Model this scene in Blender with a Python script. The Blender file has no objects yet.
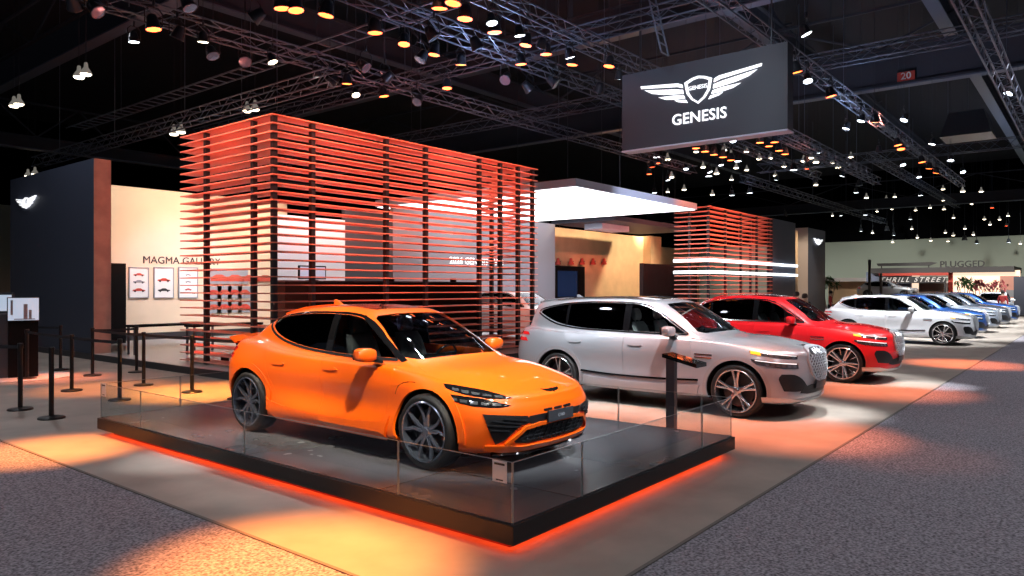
import bpy, bmesh, math, random
import numpy as np
from mathutils import Vector, Matrix
from mathutils.bvhtree import BVHTree
from mathutils.geometry import delaunay_2d_cdt
from mathutils.interpolate import poly_3d_calc

SC = bpy.context.scene
C = bpy.context.scene.collection
R = math.radians
# ------------------------------------------------------------------ camera, world, exposure
cam_data = bpy.data.cameras.new('camera'); cam_data.sensor_width = 36.0; cam_data.lens = 36.0 * 732 / 1024
cam_data.clip_end = 400
cam = bpy.data.objects.new('camera', cam_data); C.objects.link(cam)
cam.location = (0, 0, 1.85); cam.rotation_euler = (R(90), 0, R(38.8 - 90))
SC.camera = cam
SC.view_settings.view_transform = 'Standard'; SC.view_settings.look = 'None'
SC.view_settings.exposure = 0.28; SC.view_settings.gamma = 1.0; SC.view_settings.use_curve_mapping = False
world = bpy.data.worlds.new('world'); SC.world = world; world.use_nodes = True
bg = world.node_tree.nodes['Background']; bg.inputs[0].default_value = (.55, .62, .8, 1); bg.inputs[1].default_value = .075
SC.cycles.max_bounces = 8; SC.cycles.transparent_max_bounces = 24
SC.cycles.sample_clamp_indirect = 4.0; SC.cycles.caustics_reflective = False; SC.cycles.caustics_refractive = False
SC.cycles.use_denoising = True

def spot(name, loc, target, power, color=(1, 1, 1), angle=40, blend=.5, radius=.12):
    l = bpy.data.lights.new(name, 'SPOT'); l.energy = power; l.color = color; l.spot_size = R(angle); l.spot_blend = blend; l.shadow_soft_size = radius
    o = bpy.data.objects.new(name, l); C.objects.link(o); o.location = loc
    d = Vector(target) - Vector(loc); o.rotation_euler = d.to_track_quat('-Z', 'Y').to_euler()
    return o
def area(name, loc, target, power, sx, sy, color=(1, 1, 1)):
    l = bpy.data.lights.new(name, 'AREA'); l.energy = power; l.color = color; l.shape = 'RECTANGLE'; l.size = sx; l.size_y = sy
    o = bpy.data.objects.new(name, l); C.objects.link(o); o.location = loc
    d = Vector(target) - Vector(loc); o.rotation_euler = d.to_track_quat('-Z', 'Y').to_euler()
    return o
# ------------------------------------------------------------------ where a pixel's ray meets a level, used to measure the hall
_c, _s = math.cos(R(38.8)), math.sin(R(38.8))
def on_z(px, py, z=0.0):
    d = 732 * (1.85 - z) / (py - 288); r = (px - 512) / 732 * d
    return Vector((d*_c + r*_s, d*_s - r*_c, z))
def on_x(px, py, X):
    k = (px-512)/732; Y = X*(_s-k*_c)/(k*_s+_c); d = X*_c+Y*_s
    return Vector((X, Y, 1.85-(py-288)*d/732))
def on_y(px, py, Y):
    k = (px-512)/732; X = Y*(_c+k*_s)/(_s-k*_c); d = X*_c+Y*_s
    return Vector((X, Y, 1.85-(py-288)*d/732))

# ------------------------------------------------------------------ light of the hall: lamps on the trusses
OR = (1.0, .30, .06); RD = (1.0, .24, .10); WH = (.93, .96, 1.0); WM = (1.0, .83, .62)
def down(px, py, power, col, ang, z=7.2, lean=(0, 0), blend=1.0):
    t = on_z(px, py); spot('truss_lamp_light', (t.x + lean[0], t.y + lean[1], z), t, power, col, ang, blend, .10)
OR = (1.0, .29, .06)
# orange pools on the floor
down(300, 562, 11000, OR, 21, blend=1)
down(50, 450, 8500, OR, 18, blend=1)
down(205, 392, 11000, (1, .31, .05), 26, lean=(0, -1))
down(60, 378, 3500, RD, 20)
down(105, 388, 3000, OR, 24)
down(785, 432, 4200, RD, 26)
down(640, 416, 3800, RD, 26)
down(880, 390, 4200, RD, 28)
down(965, 364, 6000, RD, 26)
down(890, 452, 500, RD, 20)
down(190, 458, 1500, WH, 14)
down(820, 412, 2600, WH, 16)
down(930, 385, 2600, WH, 15)
# white light on the cars
def key(x, y, z, tx, ty, tz, p, col=WH, a=34, r=.15): spot('car_key_light', (x, y, z), (tx, ty, tz), p, col, a, .7, r)
key(2.0, 1.2, 7.2, 5.6, 5.6, .9, 4000, (1, .90, .76), 26)
key(5.6, 0.6, 7.0, 5.6, 4.6, .9, 2800, WH, 22)
key(1.2, 8.5, 7.2, 5.4, 7.2, .9, 2600, (1, .8, .6), 24)
key(7.6, 6.5, 7.3, 5.6, 6.2, 1.2, 1200, WH, 30)
for X, p in ((11.1, 2600), (16.1, 3000), (28.0, 4200)):
    key(X-3.0, 2.6, 7.4, X, 5.4, 1.0, p*1.0, WH, 34)
    key(X+1.2, 0.6, 7.4, X+.2, 3.6, .6, p*.6, WH, 24)
    key(X+.5, 7.5, 7.6, X, 6.0, 1.5, p*.5, WH, 40)
key(7.0, 7.2, 7.4, 11.1, 7.4, .9, 2400, WH, 40)
for X in (33, 39, 45, 52): key(X-2, 2.0, 7.6, X, 4.6, .8, 5200, WH, 60)
# general cool light of the hall's high lamps
for (x, y, p) in ((4, -6, 900), (14, -8, 1100), (26, -8, 1300), (1, 14, 900), (-3, 4, 700), (40, -6, 2200), (10, 1, 450), (22, 0, 700), (6, 20, 900)):
    l = spot('high_bay_light', (x, y, 9.2), (x, y, 0), p*.62, (.90, .92, 1.0), 140, .5, .3)
# wall washers of the booth
for X in (11, 13.5): spot('wall_washer_light', (X, 20.5, 6.6), (X, 24.4, 3.4), 620, WM, 80, .8, .2)
spot('wall_washer_light', (12.5, 20.5, 5.8), (12.5, 24.4, .9), 600, (.62, .70, 1.0), 70, .8, .2)
spot('wall_washer_light', (15.5, 22.3, 6.6), (15.8, 24.4, 2.4), 500, WM, 80, .8, .2)
for X in (30, 34, 38): spot('wall_washer_light', (X, 17.0, 6.4), (X, 20, 3.6), 1700, (1, .80, .52), 80, .8, .2)
for X in (40, 45): spot('wall_washer_light', (X, 21.0, 6.6), (X, 25, 4), 2200, (1, .80, .52), 80, .8, .2)
spot('wall_washer_light', (20, 16, 6.8), (21, 20, 2.8), 600, WH, 80, .8, .2)
spot('wall_washer_light', (14, 17, 6.8), (14.6, 20, 3.2), 900, WH, 70, .8, .2)
# red light on the slatted towers
for (x, y, z, tx, ty, tz, p, a) in ((2.5, 11.5, 7.6, 8.4, 14.6, 4.4, 5200, 40), (8.5, 5.5, 7.6, 11.0, 12.8, 4.4, 6000, 42), (12.5, 6.5, 7.6, 15.0, 12.8, 4.2, 4500, 42),
                                    (27, 5.0, 7.8, 32, 12.8, 4.2, 9000, 44), (24, 9.0, 7.8, 29.4, 13.6, 4.2, 3500, 44)):
    spot('red_wash_light', (x, y, z), (tx, ty, tz), p, (1, .27, .16), a, .7, .2)
# far wall of the hall
for y in (-20, -8, 4, 16, 28): spot('hall_wall_light', (66, y, 7.0), (80, y, 1.0), 3000, (.9, .95, .85), 80, 1, .3)

spot('sign_light', (10.5, 6.0, 7.4), (16, 7.2, 6.2), 520, (.8, .88, 1.0), 60, .8, .2)
# added cool fill that brightens the trusses and roof from below
for (x, y) in ((13, 11), (25, 6), (38, 15), (30, -12), (56, 4)): spot('ceiling_fill_light', (x, y, 5.6), (x+.5, y, 13), 420, (.55, .68, 1.0), 165, .8, .3)

spot('pylon_light', (38.5, 9.0, 7.2), (42.3, 13.2, 3.0), 1800, WM, 30, .7, .2)
spot('deck_light', (7.6, 5.2, 7.2), (6.9, 4.3, .2), 1100, (.9, .92, 1), 16, .8, .3)
spot('canopy_light', (19.5, 5.0, 7.3), (23.6, 12.8, 5.15), 2600, (.72, .78, 1.0), 30, .7, .2)
spot('canopy_light', (15.6, 10.5, 7.2), (19.2, 17.0, 5.15), 900, (1, .6, .5), 30, .7, .2)
for y in (16, 10, 5): spot('pavilion_light', (53.5, y, 5.2), (60, y-.5, 1.6), 1500, (1, .9, .8), 70, .9, .2)
# ------------------------------------------------------------------ materials
MATS = {}
def mat(name, col=(.5, .5, .5), rough=.5, metal=0.0, coat=0.0, emit=None, estr=0.0, noise=None, bump=None, spec=None, alpha=None):
    m = bpy.data.materials.new(name); m.use_nodes = True; nt = m.node_tree; b = nt.nodes['Principled BSDF']
    b.inputs['Base Color'].default_value = (*col, 1); b.inputs['Roughness'].default_value = rough; b.inputs['Metallic'].default_value = metal
    b.inputs['Coat Weight'].default_value = coat; b.inputs['Coat Roughness'].default_value = .03
    if spec is not None: b.inputs['Specular IOR Level'].default_value = spec
    if emit: b.inputs['Emission Color'].default_value = (*emit, 1); b.inputs['Emission Strength'].default_value = estr
    if alpha is not None: b.inputs['Alpha'].default_value = alpha
    if noise:
        sc, amt, detail = noise
        tc = nt.nodes.new('ShaderNodeTexCoord'); n = nt.nodes.new('ShaderNodeTexNoise'); n.inputs['Scale'].default_value = sc; n.inputs['Detail'].default_value = detail
        nt.links.new(tc.outputs['Object'], n.inputs['Vector'])
        r = nt.nodes.new('ShaderNodeValToRGB'); r.color_ramp.elements[0].position = .3; r.color_ramp.elements[1].position = .7
        r.color_ramp.elements[0].color = (*[max(0, c*(1-amt)) for c in col], 1); r.color_ramp.elements[1].color = (*[min(1, c*(1+amt)) for c in col], 1)
        nt.links.new(n.outputs['Fac'], r.inputs['Fac']); nt.links.new(r.outputs['Color'], b.inputs['Base Color'])
        if bump:
            bp = nt.nodes.new('ShaderNodeBump'); bp.inputs['Strength'].default_value = bump; bp.inputs['Distance'].default_value = .01
            nt.links.new(n.outputs['Fac'], bp.inputs['Height']); nt.links.new(bp.outputs['Normal'], b.inputs['Normal'])
    MATS[name] = m
    return m

def glass_mat(name, tint=(.8, .85, .85), refl=.1, tfac=1.0):
    """thin sheet glass: looks through with a tint, mirrors by fresnel"""
    m = bpy.data.materials.new(name); m.use_nodes = True; nt = m.node_tree; nt.nodes.clear()
    out = nt.nodes.new('ShaderNodeOutputMaterial'); t = nt.nodes.new('ShaderNodeBsdfTransparent'); g = nt.nodes.new('ShaderNodeBsdfGlossy')
    t.inputs[0].default_value = (*tint, 1); g.inputs['Roughness'].default_value = .02; g.inputs['Color'].default_value = (.9, .93, 1, 1)
    f = nt.nodes.new('ShaderNodeFresnel'); f.inputs['IOR'].default_value = 1.5
    ge = nt.nodes.new('ShaderNodeNewGeometry'); inv = nt.nodes.new('ShaderNodeMath'); inv.operation = 'SUBTRACT'; inv.inputs[0].default_value = 1; nt.links.new(ge.outputs['Backfacing'], inv.inputs[1])
    mu = nt.nodes.new('ShaderNodeMath'); mu.operation = 'MULTIPLY'; nt.links.new(f.outputs[0], mu.inputs[0]); nt.links.new(inv.outputs[0], mu.inputs[1])
    mx = nt.nodes.new('ShaderNodeMixShader'); nt.links.new(mu.outputs[0], mx.inputs[0]); nt.links.new(t.outputs[0], mx.inputs[1]); nt.links.new(g.outputs[0], mx.inputs[2])
    nt.links.new(mx.outputs[0], out.inputs[0]); MATS[name] = m
    return m

# ------------------------------------------------------------------ mesh helpers
class MB:
    def __init__(self): self.v = []; self.f = []
    def add(self, V, F):
        n = len(self.v); self.v += [tuple(p) for p in V]; self.f += [tuple(i + n for i in f) for f in F]
        return self
    def box(self, x0, x1, y0, y1, z0, z1):
        return self.add([(x0,y0,z0),(x1,y0,z0),(x1,y1,z0),(x0,y1,z0),(x0,y0,z1),(x1,y0,z1),(x1,y1,z1),(x0,y1,z1)],
                        [(0,3,2,1),(4,5,6,7),(0,1,5,4),(1,2,6,5),(2,3,7,6),(3,0,4,7)])
    def bar(self, a, b, r, n=6, r2=None, cap=True):
        a, b = Vector(a), Vector(b); d = (b-a)
        if d.length < 1e-6: return self
        q = d.to_track_quat('Z', 'Y'); r2 = r if r2 is None else r2; V = []
        for p, rr in ((a, r), (b, r2)):
            for k in range(n):
                t = 2*math.pi*(k+.5)/n; V.append(p + q @ Vector((rr*math.cos(t), rr*math.sin(t), 0)))
        F = [(k, (k+1) % n, n+(k+1) % n, n+k) for k in range(n)]
        if cap: F += [tuple(range(n))[::-1], tuple(range(n, 2*n))]
        return self.add(V, F)
    def lathe(self, prof, c=(0, 0, 0), axis='z', n=24, close=False):
        """prof: (r, h) pairs round the axis"""
        V = []; m = len(prof)
        for r, h in prof:
            for k in range(n):
                t = 2*math.pi*k/n
                a, b = r*math.cos(t), r*math.sin(t)
                p = (a, b, h) if axis == 'z' else (a, h, b) if axis == 'y' else (h, a, b)
                V.append((p[0]+c[0], p[1]+c[1], p[2]+c[2]))
        F = []
        for i in range(m-1 + (1 if close else 0)):
            j = (i+1) % m
            for k in range(n): F.append((i*n+k, i*n+(k+1) % n, j*n+(k+1) % n, j*n+k))
        return self.add(V, F)
    def tube(self, pts, r, n=8):
        pts = [Vector(p) for p in pts]; V = []; m = len(pts)
        for i, p in enumerate(pts):
            d = (pts[min(i+1, m-1)] - pts[max(i-1, 0)]).normalized(); q = d.to_track_quat('Z', 'Y')
            rr = r[i] if isinstance(r, (list, tuple)) else r
            for k in range(n):
                t = 2*math.pi*k/n; V.append(p + q @ Vector((rr*math.cos(t), rr*math.sin(t), 0)))
        F = [(i*n+k, i*n+(k+1) % n, (i+1)*n+(k+1) % n, (i+1)*n+k) for i in range(m-1) for k in range(n)]
        F += [tuple(range(n))[::-1], tuple(range((m-1)*n, m*n))]
        return self.add(V, F)
    def mesh(self, name, fix=True):
        me = bpy.data.meshes.new(name); me.from_pydata([tuple(map(float, p)) for p in self.v], [], self.f); me.update()
        if fix:
            bm = bmesh.new(); bm.from_mesh(me); bmesh.ops.recalc_face_normals(bm, faces=bm.faces); bm.to_mesh(me); bm.free()
        return me
    def build(self, name, m, parent=None, smooth=0, bevel=0, label=None, loc=None, fix=True):
        me = self.mesh(name, fix)
        if bevel:
            bm = bmesh.new(); bm.from_mesh(me)
            bmesh.ops.bevel(bm, geom=list(bm.edges), offset=bevel, segments=2, affect='EDGES', profile=.6, clamp_overlap=True)
            bm.to_mesh(me); bm.free()
        if m: me.materials.append(m)
        if smooth:
            for p in me.polygons: p.use_smooth = True
            me.set_sharp_from_angle(angle=R(smooth))
        o = bpy.data.objects.new(name, me); C.objects.link(o)
        if parent: o.parent = parent
        if loc: o.location = loc
        if label: o['label'] = label
        return o

def thing(name, label, cat, loc=(0, 0, 0), rz=0, group=None):
    o = bpy.data.objects.new(name, None); C.objects.link(o); o.location = loc; o.rotation_euler = (0, 0, rz); o.empty_display_size = .2
    o['label'] = label; o['category'] = cat
    if group: o['group'] = group
    return o
def tag(o, label, cat, group=None, kind=None):
    o['label'] = label; o['category'] = cat
    if group: o['group'] = group
    if kind: o['kind'] = kind
    return o
def struct(o, label=None):
    o['kind'] = 'structure'
    if label: o['label'] = label
    return o
def copy_tree(o, parent=None):
    c = o.copy(); C.objects.link(c); c.parent = parent
    for ch in list(o.children): copy_tree(ch, c)
    return c
def text_mesh(s, size, depth=.004, bold=False, shear=0, space=1.0):
    cu = bpy.data.curves.new('t', 'FONT'); cu.body = s; cu.size = size; cu.extrude = depth; cu.align_x = 'CENTER'; cu.align_y = 'CENTER'; cu.shear = shear; cu.space_character = space
    cu.resolution_u = 3
    if bold: cu.offset = size * .012
    o = bpy.data.objects.new('t', cu); C.objects.link(o)
    dg = bpy.context.evaluated_depsgraph_get(); dg.update()
    me = bpy.data.meshes.new_from_object(o.evaluated_get(dg))
    bpy.data.objects.remove(o); bpy.data.curves.remove(cu)
    return me
def put_text(name, s, size, m, origin, right, up=(0, 0, 1), parent=None, **kw):
    """lettering standing on a face: right = reading direction"""
    me = text_mesh(s, size, **kw)
    r = Vector(right).normalized(); u = Vector(up).normalized(); n = r.cross(u)
    M = Matrix(((r.x, u.x, n.x, origin[0]), (r.y, u.y, n.y, origin[1]), (r.z, u.z, n.z, origin[2]), (0, 0, 0, 1)))
    me.transform(M); me.materials.clear(); me.materials.append(m); me.name = name
    o = bpy.data.objects.new(name, me); C.objects.link(o)
    if parent: o.parent = parent
    return o
def flat_prism(poly, depth, origin, right, up=(0, 0, 1)):
    r = Vector(right).normalized(); u = Vector(up).normalized(); n = r.cross(u); o = Vector(origin)
    pts, tris = fill2d(poly, 1e9)
    P = [o + r*a + u*b for a, b in pts]
    return sheet(P, [n]*len(P), tris, depth, depth)
def car_paint(name, col, rough=.28, metal=.35, flake=0):
    m = mat(name, col, rough, metal, 1.0)
    return m
car_paint('paint_orange', (1.0, .135, .001), .42, .0)
car_paint('paint_silver', (.47, .49, .53), .32, .5)
car_paint('paint_red', (.78, .006, .012), .4, .0)
car_paint('paint_white', (.80, .82, .85), .3, 0)
car_paint('paint_blue', (.03, .12, .42), .3, .4)
car_paint('paint_grey', (.16, .19, .24), .3, .6)
car_paint('paint_pale', (.55, .62, .72), .3, .5)
mat('paint_silver_cladding', (.42, .40, .42), .35, .4)
mat('rubber', (.012, .012, .013), .6)
mat('rim_dark', (.20, .23, .30), .26, .8, .8)
mat('rim_silver', (.55, .56, .58), .22, .95, .5)
mat('rim_bright', (.70, .70, .72), .2, .9, .5)
mat('disc', (.07, .07, .075), .4, .8)
mat('caliper_orange', (.9, .10, .01), .35, 0, .8)
mat('caliper_dark', (.05, .05, .055), .4, .3, .5)
mat('gloss_black', (.006, .006, .007), .08, 0, .6)
mat('trim_dark', (.05, .055, .065), .25, .6)
mat('chrome', (.80, .80, .82), .12, 1.0)
mat('silver_plastic', (.45, .46, .48), .3, .7)
mat('grille_black', (.010, .010, .012), .45)
mat('grille_metal', (.60, .62, .66), .35, .55)
mat('interior', (.020, .020, .022), .8)
mat('dash', (.04, .045, .055), .55)
mat('seat_dark', (.05, .05, .055), .6)
mat('seat_cream', (.75, .72, .70), .6)
mat('liner', (.008, .008, .008), .9)
mat('plate', (.045, .05, .06), .3, .2)
mat('plate_text', (.30, .33, .38), .4)
mat('lamp_housing', (.12, .13, .15), .12, .7, .8)
mat('lamp_cell', (.55, .6, .65), .1, .9, .5)
mat('drl', (.8, .85, .9), .2, 0, 0, (1, 1, 1), .8)
mat('amber', (.9, .35, .02), .25, 0, 0, (1, .35, .02), 1.0)
mat('tail_red', (.75, .01, .015), .15, 0, .8)
glass_mat('glass_tint', (.055, .06, .07))
glass_mat('glass_clear', (.74, .78, .78))
glass_mat('glass_panel', (.90, .93, .93))
# ------------------------------------------------------------------ cars
NS, NR = 15, 12

class Net:
    """half of a car's skin as a net of 12 rows x 15 stations (x back from the nose, y to the side, z up)"""
    def __init__(self, rows):
        P = np.zeros((NR, NS, 3))
        for r, (xs, ys, zs) in enumerate(rows):
            P[r, :, 0] = xs; P[r, :, 1] = ys; P[r, :, 2] = zs
        m = np.array([1, -1, 1.0])
        Q = np.zeros((NR + 2, NS + 2, 3))
        Q[1:-1, 1:-1] = P
        Q[1:-1, 0] = P[:, 1] * m; Q[1:-1, -1] = P[:, -2] * m
        Q[0] = 2 * Q[1] - Q[2]
        Q[-1] = Q[-3] * m
        self.P = P; self.Q = Q
    def S(self, s, t):
        s = np.clip(np.atleast_1d(np.asarray(s, float)), 0, NS - 1); t = np.clip(np.atleast_1d(np.asarray(t, float)), 0, NR - 1)
        i = np.minimum(s.astype(int), NS - 2); u = s - i
        j = np.minimum(t.astype(int), NR - 2); v = t - j
        def w(u):
            return np.stack([-.5*u**3+u**2-.5*u, 1.5*u**3-2.5*u**2+1, -1.5*u**3+2*u**2+.5*u, .5*u**3-.5*u**2], -1)
        wu, wv = w(u), w(v)
        out = np.zeros(s.shape + (3,))
        for a in range(4):
            for b in range(4):
                out += (wv[:, a] * wu[:, b])[:, None] * self.Q[j + a, i + b]
        return out
    def N(self, s, t):
        e = 1e-3
        s = np.atleast_1d(np.asarray(s, float)); t = np.atleast_1d(np.asarray(t, float))
        a = self.S(s + e, t) - self.S(s - e, t)
        s2 = np.where(s < .01, .01, np.where(s > NS - 1.01, NS - 1.01, s)); t2 = np.where(t > NR - 1.01, NR - 1.01, t)
        a = self.S(s2 + e, t2) - self.S(s2 - e, t2); b = self.S(s2, t2 + e) - self.S(s2, t2 - e)
        n = np.cross(a, b); n /= (np.linalg.norm(n, axis=1)[:, None] + 1e-12)
        return -n

def grid_mesh(net, ku=7, kv=5):
    ss = np.linspace(0, NS - 1, (NS - 1) * ku + 1); ts = np.linspace(0, NR - 1, (NR - 1) * kv + 1)
    SS, TT = np.meshgrid(ss, ts)
    pts = net.S(SS.ravel(), TT.ravel()); nu, nt = len(ss), len(ts)
    verts = [tuple(p) for p in pts]; idx = {}
    for k, p in enumerate(pts):
        i, j = k % nu, k // nu
        if i in (0, nu - 1) or j == nt - 1:
            verts[k] = (p[0], 0.0, p[2]); idx[k] = k
        else:
            idx[k] = len(verts); verts.append((p[0], -p[1], p[2]))
    faces = []
    for j in range(nt - 1):
        for i in range(nu - 1):
            a, b, c, d = j*nu+i, j*nu+i+1, (j+1)*nu+i+1, (j+1)*nu+i
            faces.append((a, d, c, b)); faces.append((idx[a], idx[b], idx[c], idx[d]))
    return verts, faces

def mesh_from(name, verts, faces):
    me = bpy.data.meshes.new(name); me.from_pydata([tuple(map(float, v)) for v in verts], [], faces); me.update()
    return me

class Skin:
    """the uncut skin: for casting outlines on to it and for its smooth normals"""
    def __init__(self, net):
        self.net = net
        v, f = grid_mesh(net)
        me = mesh_from('skin', v, f)
        bm = bmesh.new(); bm.from_mesh(me)
        bmesh.ops.remove_doubles(bm, verts=bm.verts, dist=1e-5)
        bmesh.ops.recalc_face_normals(bm, faces=bm.faces)
        top = max(bm.faces, key=lambda q: q.calc_center_median().z)
        if top.normal.z < 0: bmesh.ops.reverse_faces(bm, faces=bm.faces)
        bmesh.ops.triangulate(bm, faces=bm.faces)
        bm.normal_update()
        self.bvh = BVHTree.FromBMesh(bm)
        bm.faces.ensure_lookup_table()
        self.tri = [[(vv.co.copy(), vv.normal.copy()) for vv in q.verts] for q in bm.faces]
        self.bm = bm
    def shell(self, thick=.022):
        v, f = grid_mesh(self.net)
        me = mesh_from('shell', v, f)
        bm = bmesh.new(); bm.from_mesh(me)
        bmesh.ops.remove_doubles(bm, verts=bm.verts, dist=1e-5)
        bmesh.ops.recalc_face_normals(bm, faces=bm.faces)
        top = max(bm.faces, key=lambda q: q.calc_center_median().z)
        if top.normal.z < 0: bmesh.ops.reverse_faces(bm, faces=bm.faces)
        bm.normal_update()
        inner = {}
        orig = list(bm.verts); of = list(bm.faces)
        bound = [e for e in bm.edges if e.is_boundary]
        for q in orig: inner[q] = bm.verts.new(q.co - q.normal * thick)
        for q in of: bm.faces.new([inner[w] for w in reversed(q.verts)])
        for e in bound:
            a, b = e.verts
            lp = e.link_loops[0]
            if lp.vert is a: bm.faces.new([b, a, inner[a], inner[b]])
            else: bm.faces.new([a, b, inner[b], inner[a]])
        bmesh.ops.recalc_face_normals(bm, faces=bm.faces)
        bm.to_mesh(me); bm.free()
        return me
    def normal(self, p):
        loc, n, i, d = self.bvh.find_nearest(p)
        if loc is None: return None, 9
        t = self.tri[i]
        w = poly_3d_calc([x[0] for x in t], loc)
        n = sum((x[1] * k for x, k in zip(t, w)), Vector())
        return n.normalized(), d

def boolean(obj, cutter, op):
    n0 = len(obj.data.vertices); base = cutter.location.copy()
    def ext(me):
        co = np.empty(len(me.vertices)*3); me.vertices.foreach_get('co', co); co = co.reshape(-1, 3)
        return (co.max(0) - co.min(0)) if len(co) else np.zeros(3)
    e0 = ext(obj.data)
    for k in range(7):
        cutter.location = base + Vector((.0007*k, .0003*k, .0005*k))
        m = obj.modifiers.new('b', 'BOOLEAN'); m.object = cutter; m.operation = op; m.solver = 'EXACT'
        if k > 4: m.use_self = True
        dg = bpy.context.evaluated_depsgraph_get(); dg.update()
        me = bpy.data.meshes.new_from_object(obj.evaluated_get(dg))
        obj.modifiers.clear()
        if op != 'DIFFERENCE': ok = len(me.vertices) > 20 and len(me.vertices) < n0*.8
        else: ok = len(me.vertices) > .45*n0 and np.abs(ext(me)-e0).max() < .25
        if ok: break
        print('boolean retry', op, k, n0, len(me.vertices))
        if k < 6: bpy.data.meshes.remove(me)
    old = obj.data; obj.data = me
    bpy.data.meshes.remove(old)
    return obj

def temp(me):
    o = bpy.data.objects.new('tmp', me); C.objects.link(o); return o

def drop(o):
    me = o.data; bpy.data.objects.remove(o); bpy.data.meshes.remove(me)

def prism(poly, axis, lo, hi):
    """closed prism over a 2D outline; axis 1: outline (x,z) along y; axis 0: outline (y,z) along x; axis 2: outline (x,y) along z"""
    def mk(p, h):
        if axis == 1: return (p[0], h, p[1])
        if axis == 0: return (h, p[0], p[1])
        return (p[0], p[1], h)
    n = len(poly)
    bm = bmesh.new()
    a = [bm.verts.new(mk(p, lo)) for p in poly]; b = [bm.verts.new(mk(p, hi)) for p in poly]
    bm.faces.new(a); bm.faces.new(b[::-1])
    for i in range(n): bm.faces.new([a[i], b[i], b[(i+1) % n], a[(i+1) % n]])
    bmesh.ops.recalc_face_normals(bm, faces=bm.faces)
    me = bpy.data.meshes.new('prism'); bm.to_mesh(me); bm.free()
    return temp(me)

def smooth_poly(pts, n=5, closed=True):
    """Catmull-Rom through the outline's points; a point given with a third value stays a corner"""
    out = []; m = len(pts)
    P = [Vector(p[:2]) for p in pts]; cor = [len(p) > 2 for p in pts]
    rng = m if closed else m - 1
    for i in range(rng):
        a, b = P[i], P[(i+1) % m]
        p0 = P[i-1] if (closed or i > 0) else a; p3 = P[(i+2) % m] if (closed or i < m-2) else b
        ta = Vector((0, 0)) if cor[i] else (b - p0) * .5
        tb = Vector((0, 0)) if cor[(i+1) % m] else (p3 - a) * .5
        if cor[i]: ta = (b - a) * .5
        if cor[(i+1) % m]: tb = (b - a) * .5
        for k in range(n):
            u = k / n
            h = (2*u**3-3*u**2+1)*a + (u**3-2*u**2+u)*ta + (-2*u**3+3*u**2)*b + (u**3-u**2)*tb
            out.append((h.x, h.y))
    if not closed: out.append(tuple(P[-1]))
    return out

def strip_poly(line, w, w2=None):
    """outline of a band of width w along a polyline"""
    L, R = [], []
    n = len(line)
    for i in range(n):
        a = Vector(line[max(i-1, 0)]); b = Vector(line[min(i+1, n-1)])
        t = (b - a); t = t.normalized() if t.length > 0 else Vector((1, 0)); nn = Vector((-t.y, t.x))
        ww = w if w2 is None else w + (w2 - w) * i / (n - 1)
        p = Vector(line[i]); L.append(tuple(p + nn * ww / 2)); R.append(tuple(p - nn * ww / 2))
    return L + R[::-1]

def inside(p, poly):
    c = False; x, y = p; n = len(poly); j = n - 1
    for i in range(n):
        xi, yi = poly[i]; xj, yj = poly[j]
        if (yi > y) != (yj > y) and x < (xj-xi)*(y-yi)/(yj-yi)+xi: c = not c
        j = i
    return c

def fill2d(poly, res):
    """triangulated grid inside a 2D outline: points, triangles, outline indices"""
    b = []
    n = len(poly)
    for i in range(n):
        a, c = Vector(poly[i]), Vector(poly[(i+1) % n]); k = max(1, int((c-a).length / res))
        for q in range(k): b.append(a + (c-a) * q / k)
    nb = len(b)
    pts = list(b)
    x0 = min(p.x for p in b); x1 = max(p.x for p in b); y0 = min(p.y for p in b); y1 = max(p.y for p in b)
    nx, ny = int((x1-x0)/res), int((y1-y0)/res)
    bl = [tuple(p) for p in b]
    for i in range(1, nx+1):
        for j in range(1, ny+1):
            p = Vector((x0+i*res, y0+j*res))
            if inside(p, bl) and min((p-q).length_squared for q in b) > (res*.4)**2: pts.append(p)
    v, e, f, ov, oe, of = delaunay_2d_cdt(pts, [(i, (i+1) % nb) for i in range(nb)], [], 1, 1e-7)
    tris = []
    for t in f:
        c = sum((v[i] for i in t), Vector((0, 0))) / 3
        if inside(c, bl): tris.append(tuple(t))
    return [tuple(p) for p in v], tris

def sheet(pts3, nrm, tris, off, th):
    """a sheet with thickness over mapped points; returns verts, faces"""
    n = len(pts3)
    V = [p + m * off for p, m in zip(pts3, nrm)] + [p + m * (off - th) for p, m in zip(pts3, nrm)]
    F = []; cnt = {}
    for t in tris:
        F.append(t); F.append(tuple(n + i for i in reversed(t)))
        for a, b in ((t[0], t[1]), (t[1], t[2]), (t[2], t[0])): cnt[(a, b)] = cnt.get((a, b), 0) + 1
    for (a, b) in cnt:
        if (b, a) not in cnt: F.append((b, a, n + a, n + b))
    return V, F

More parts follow.
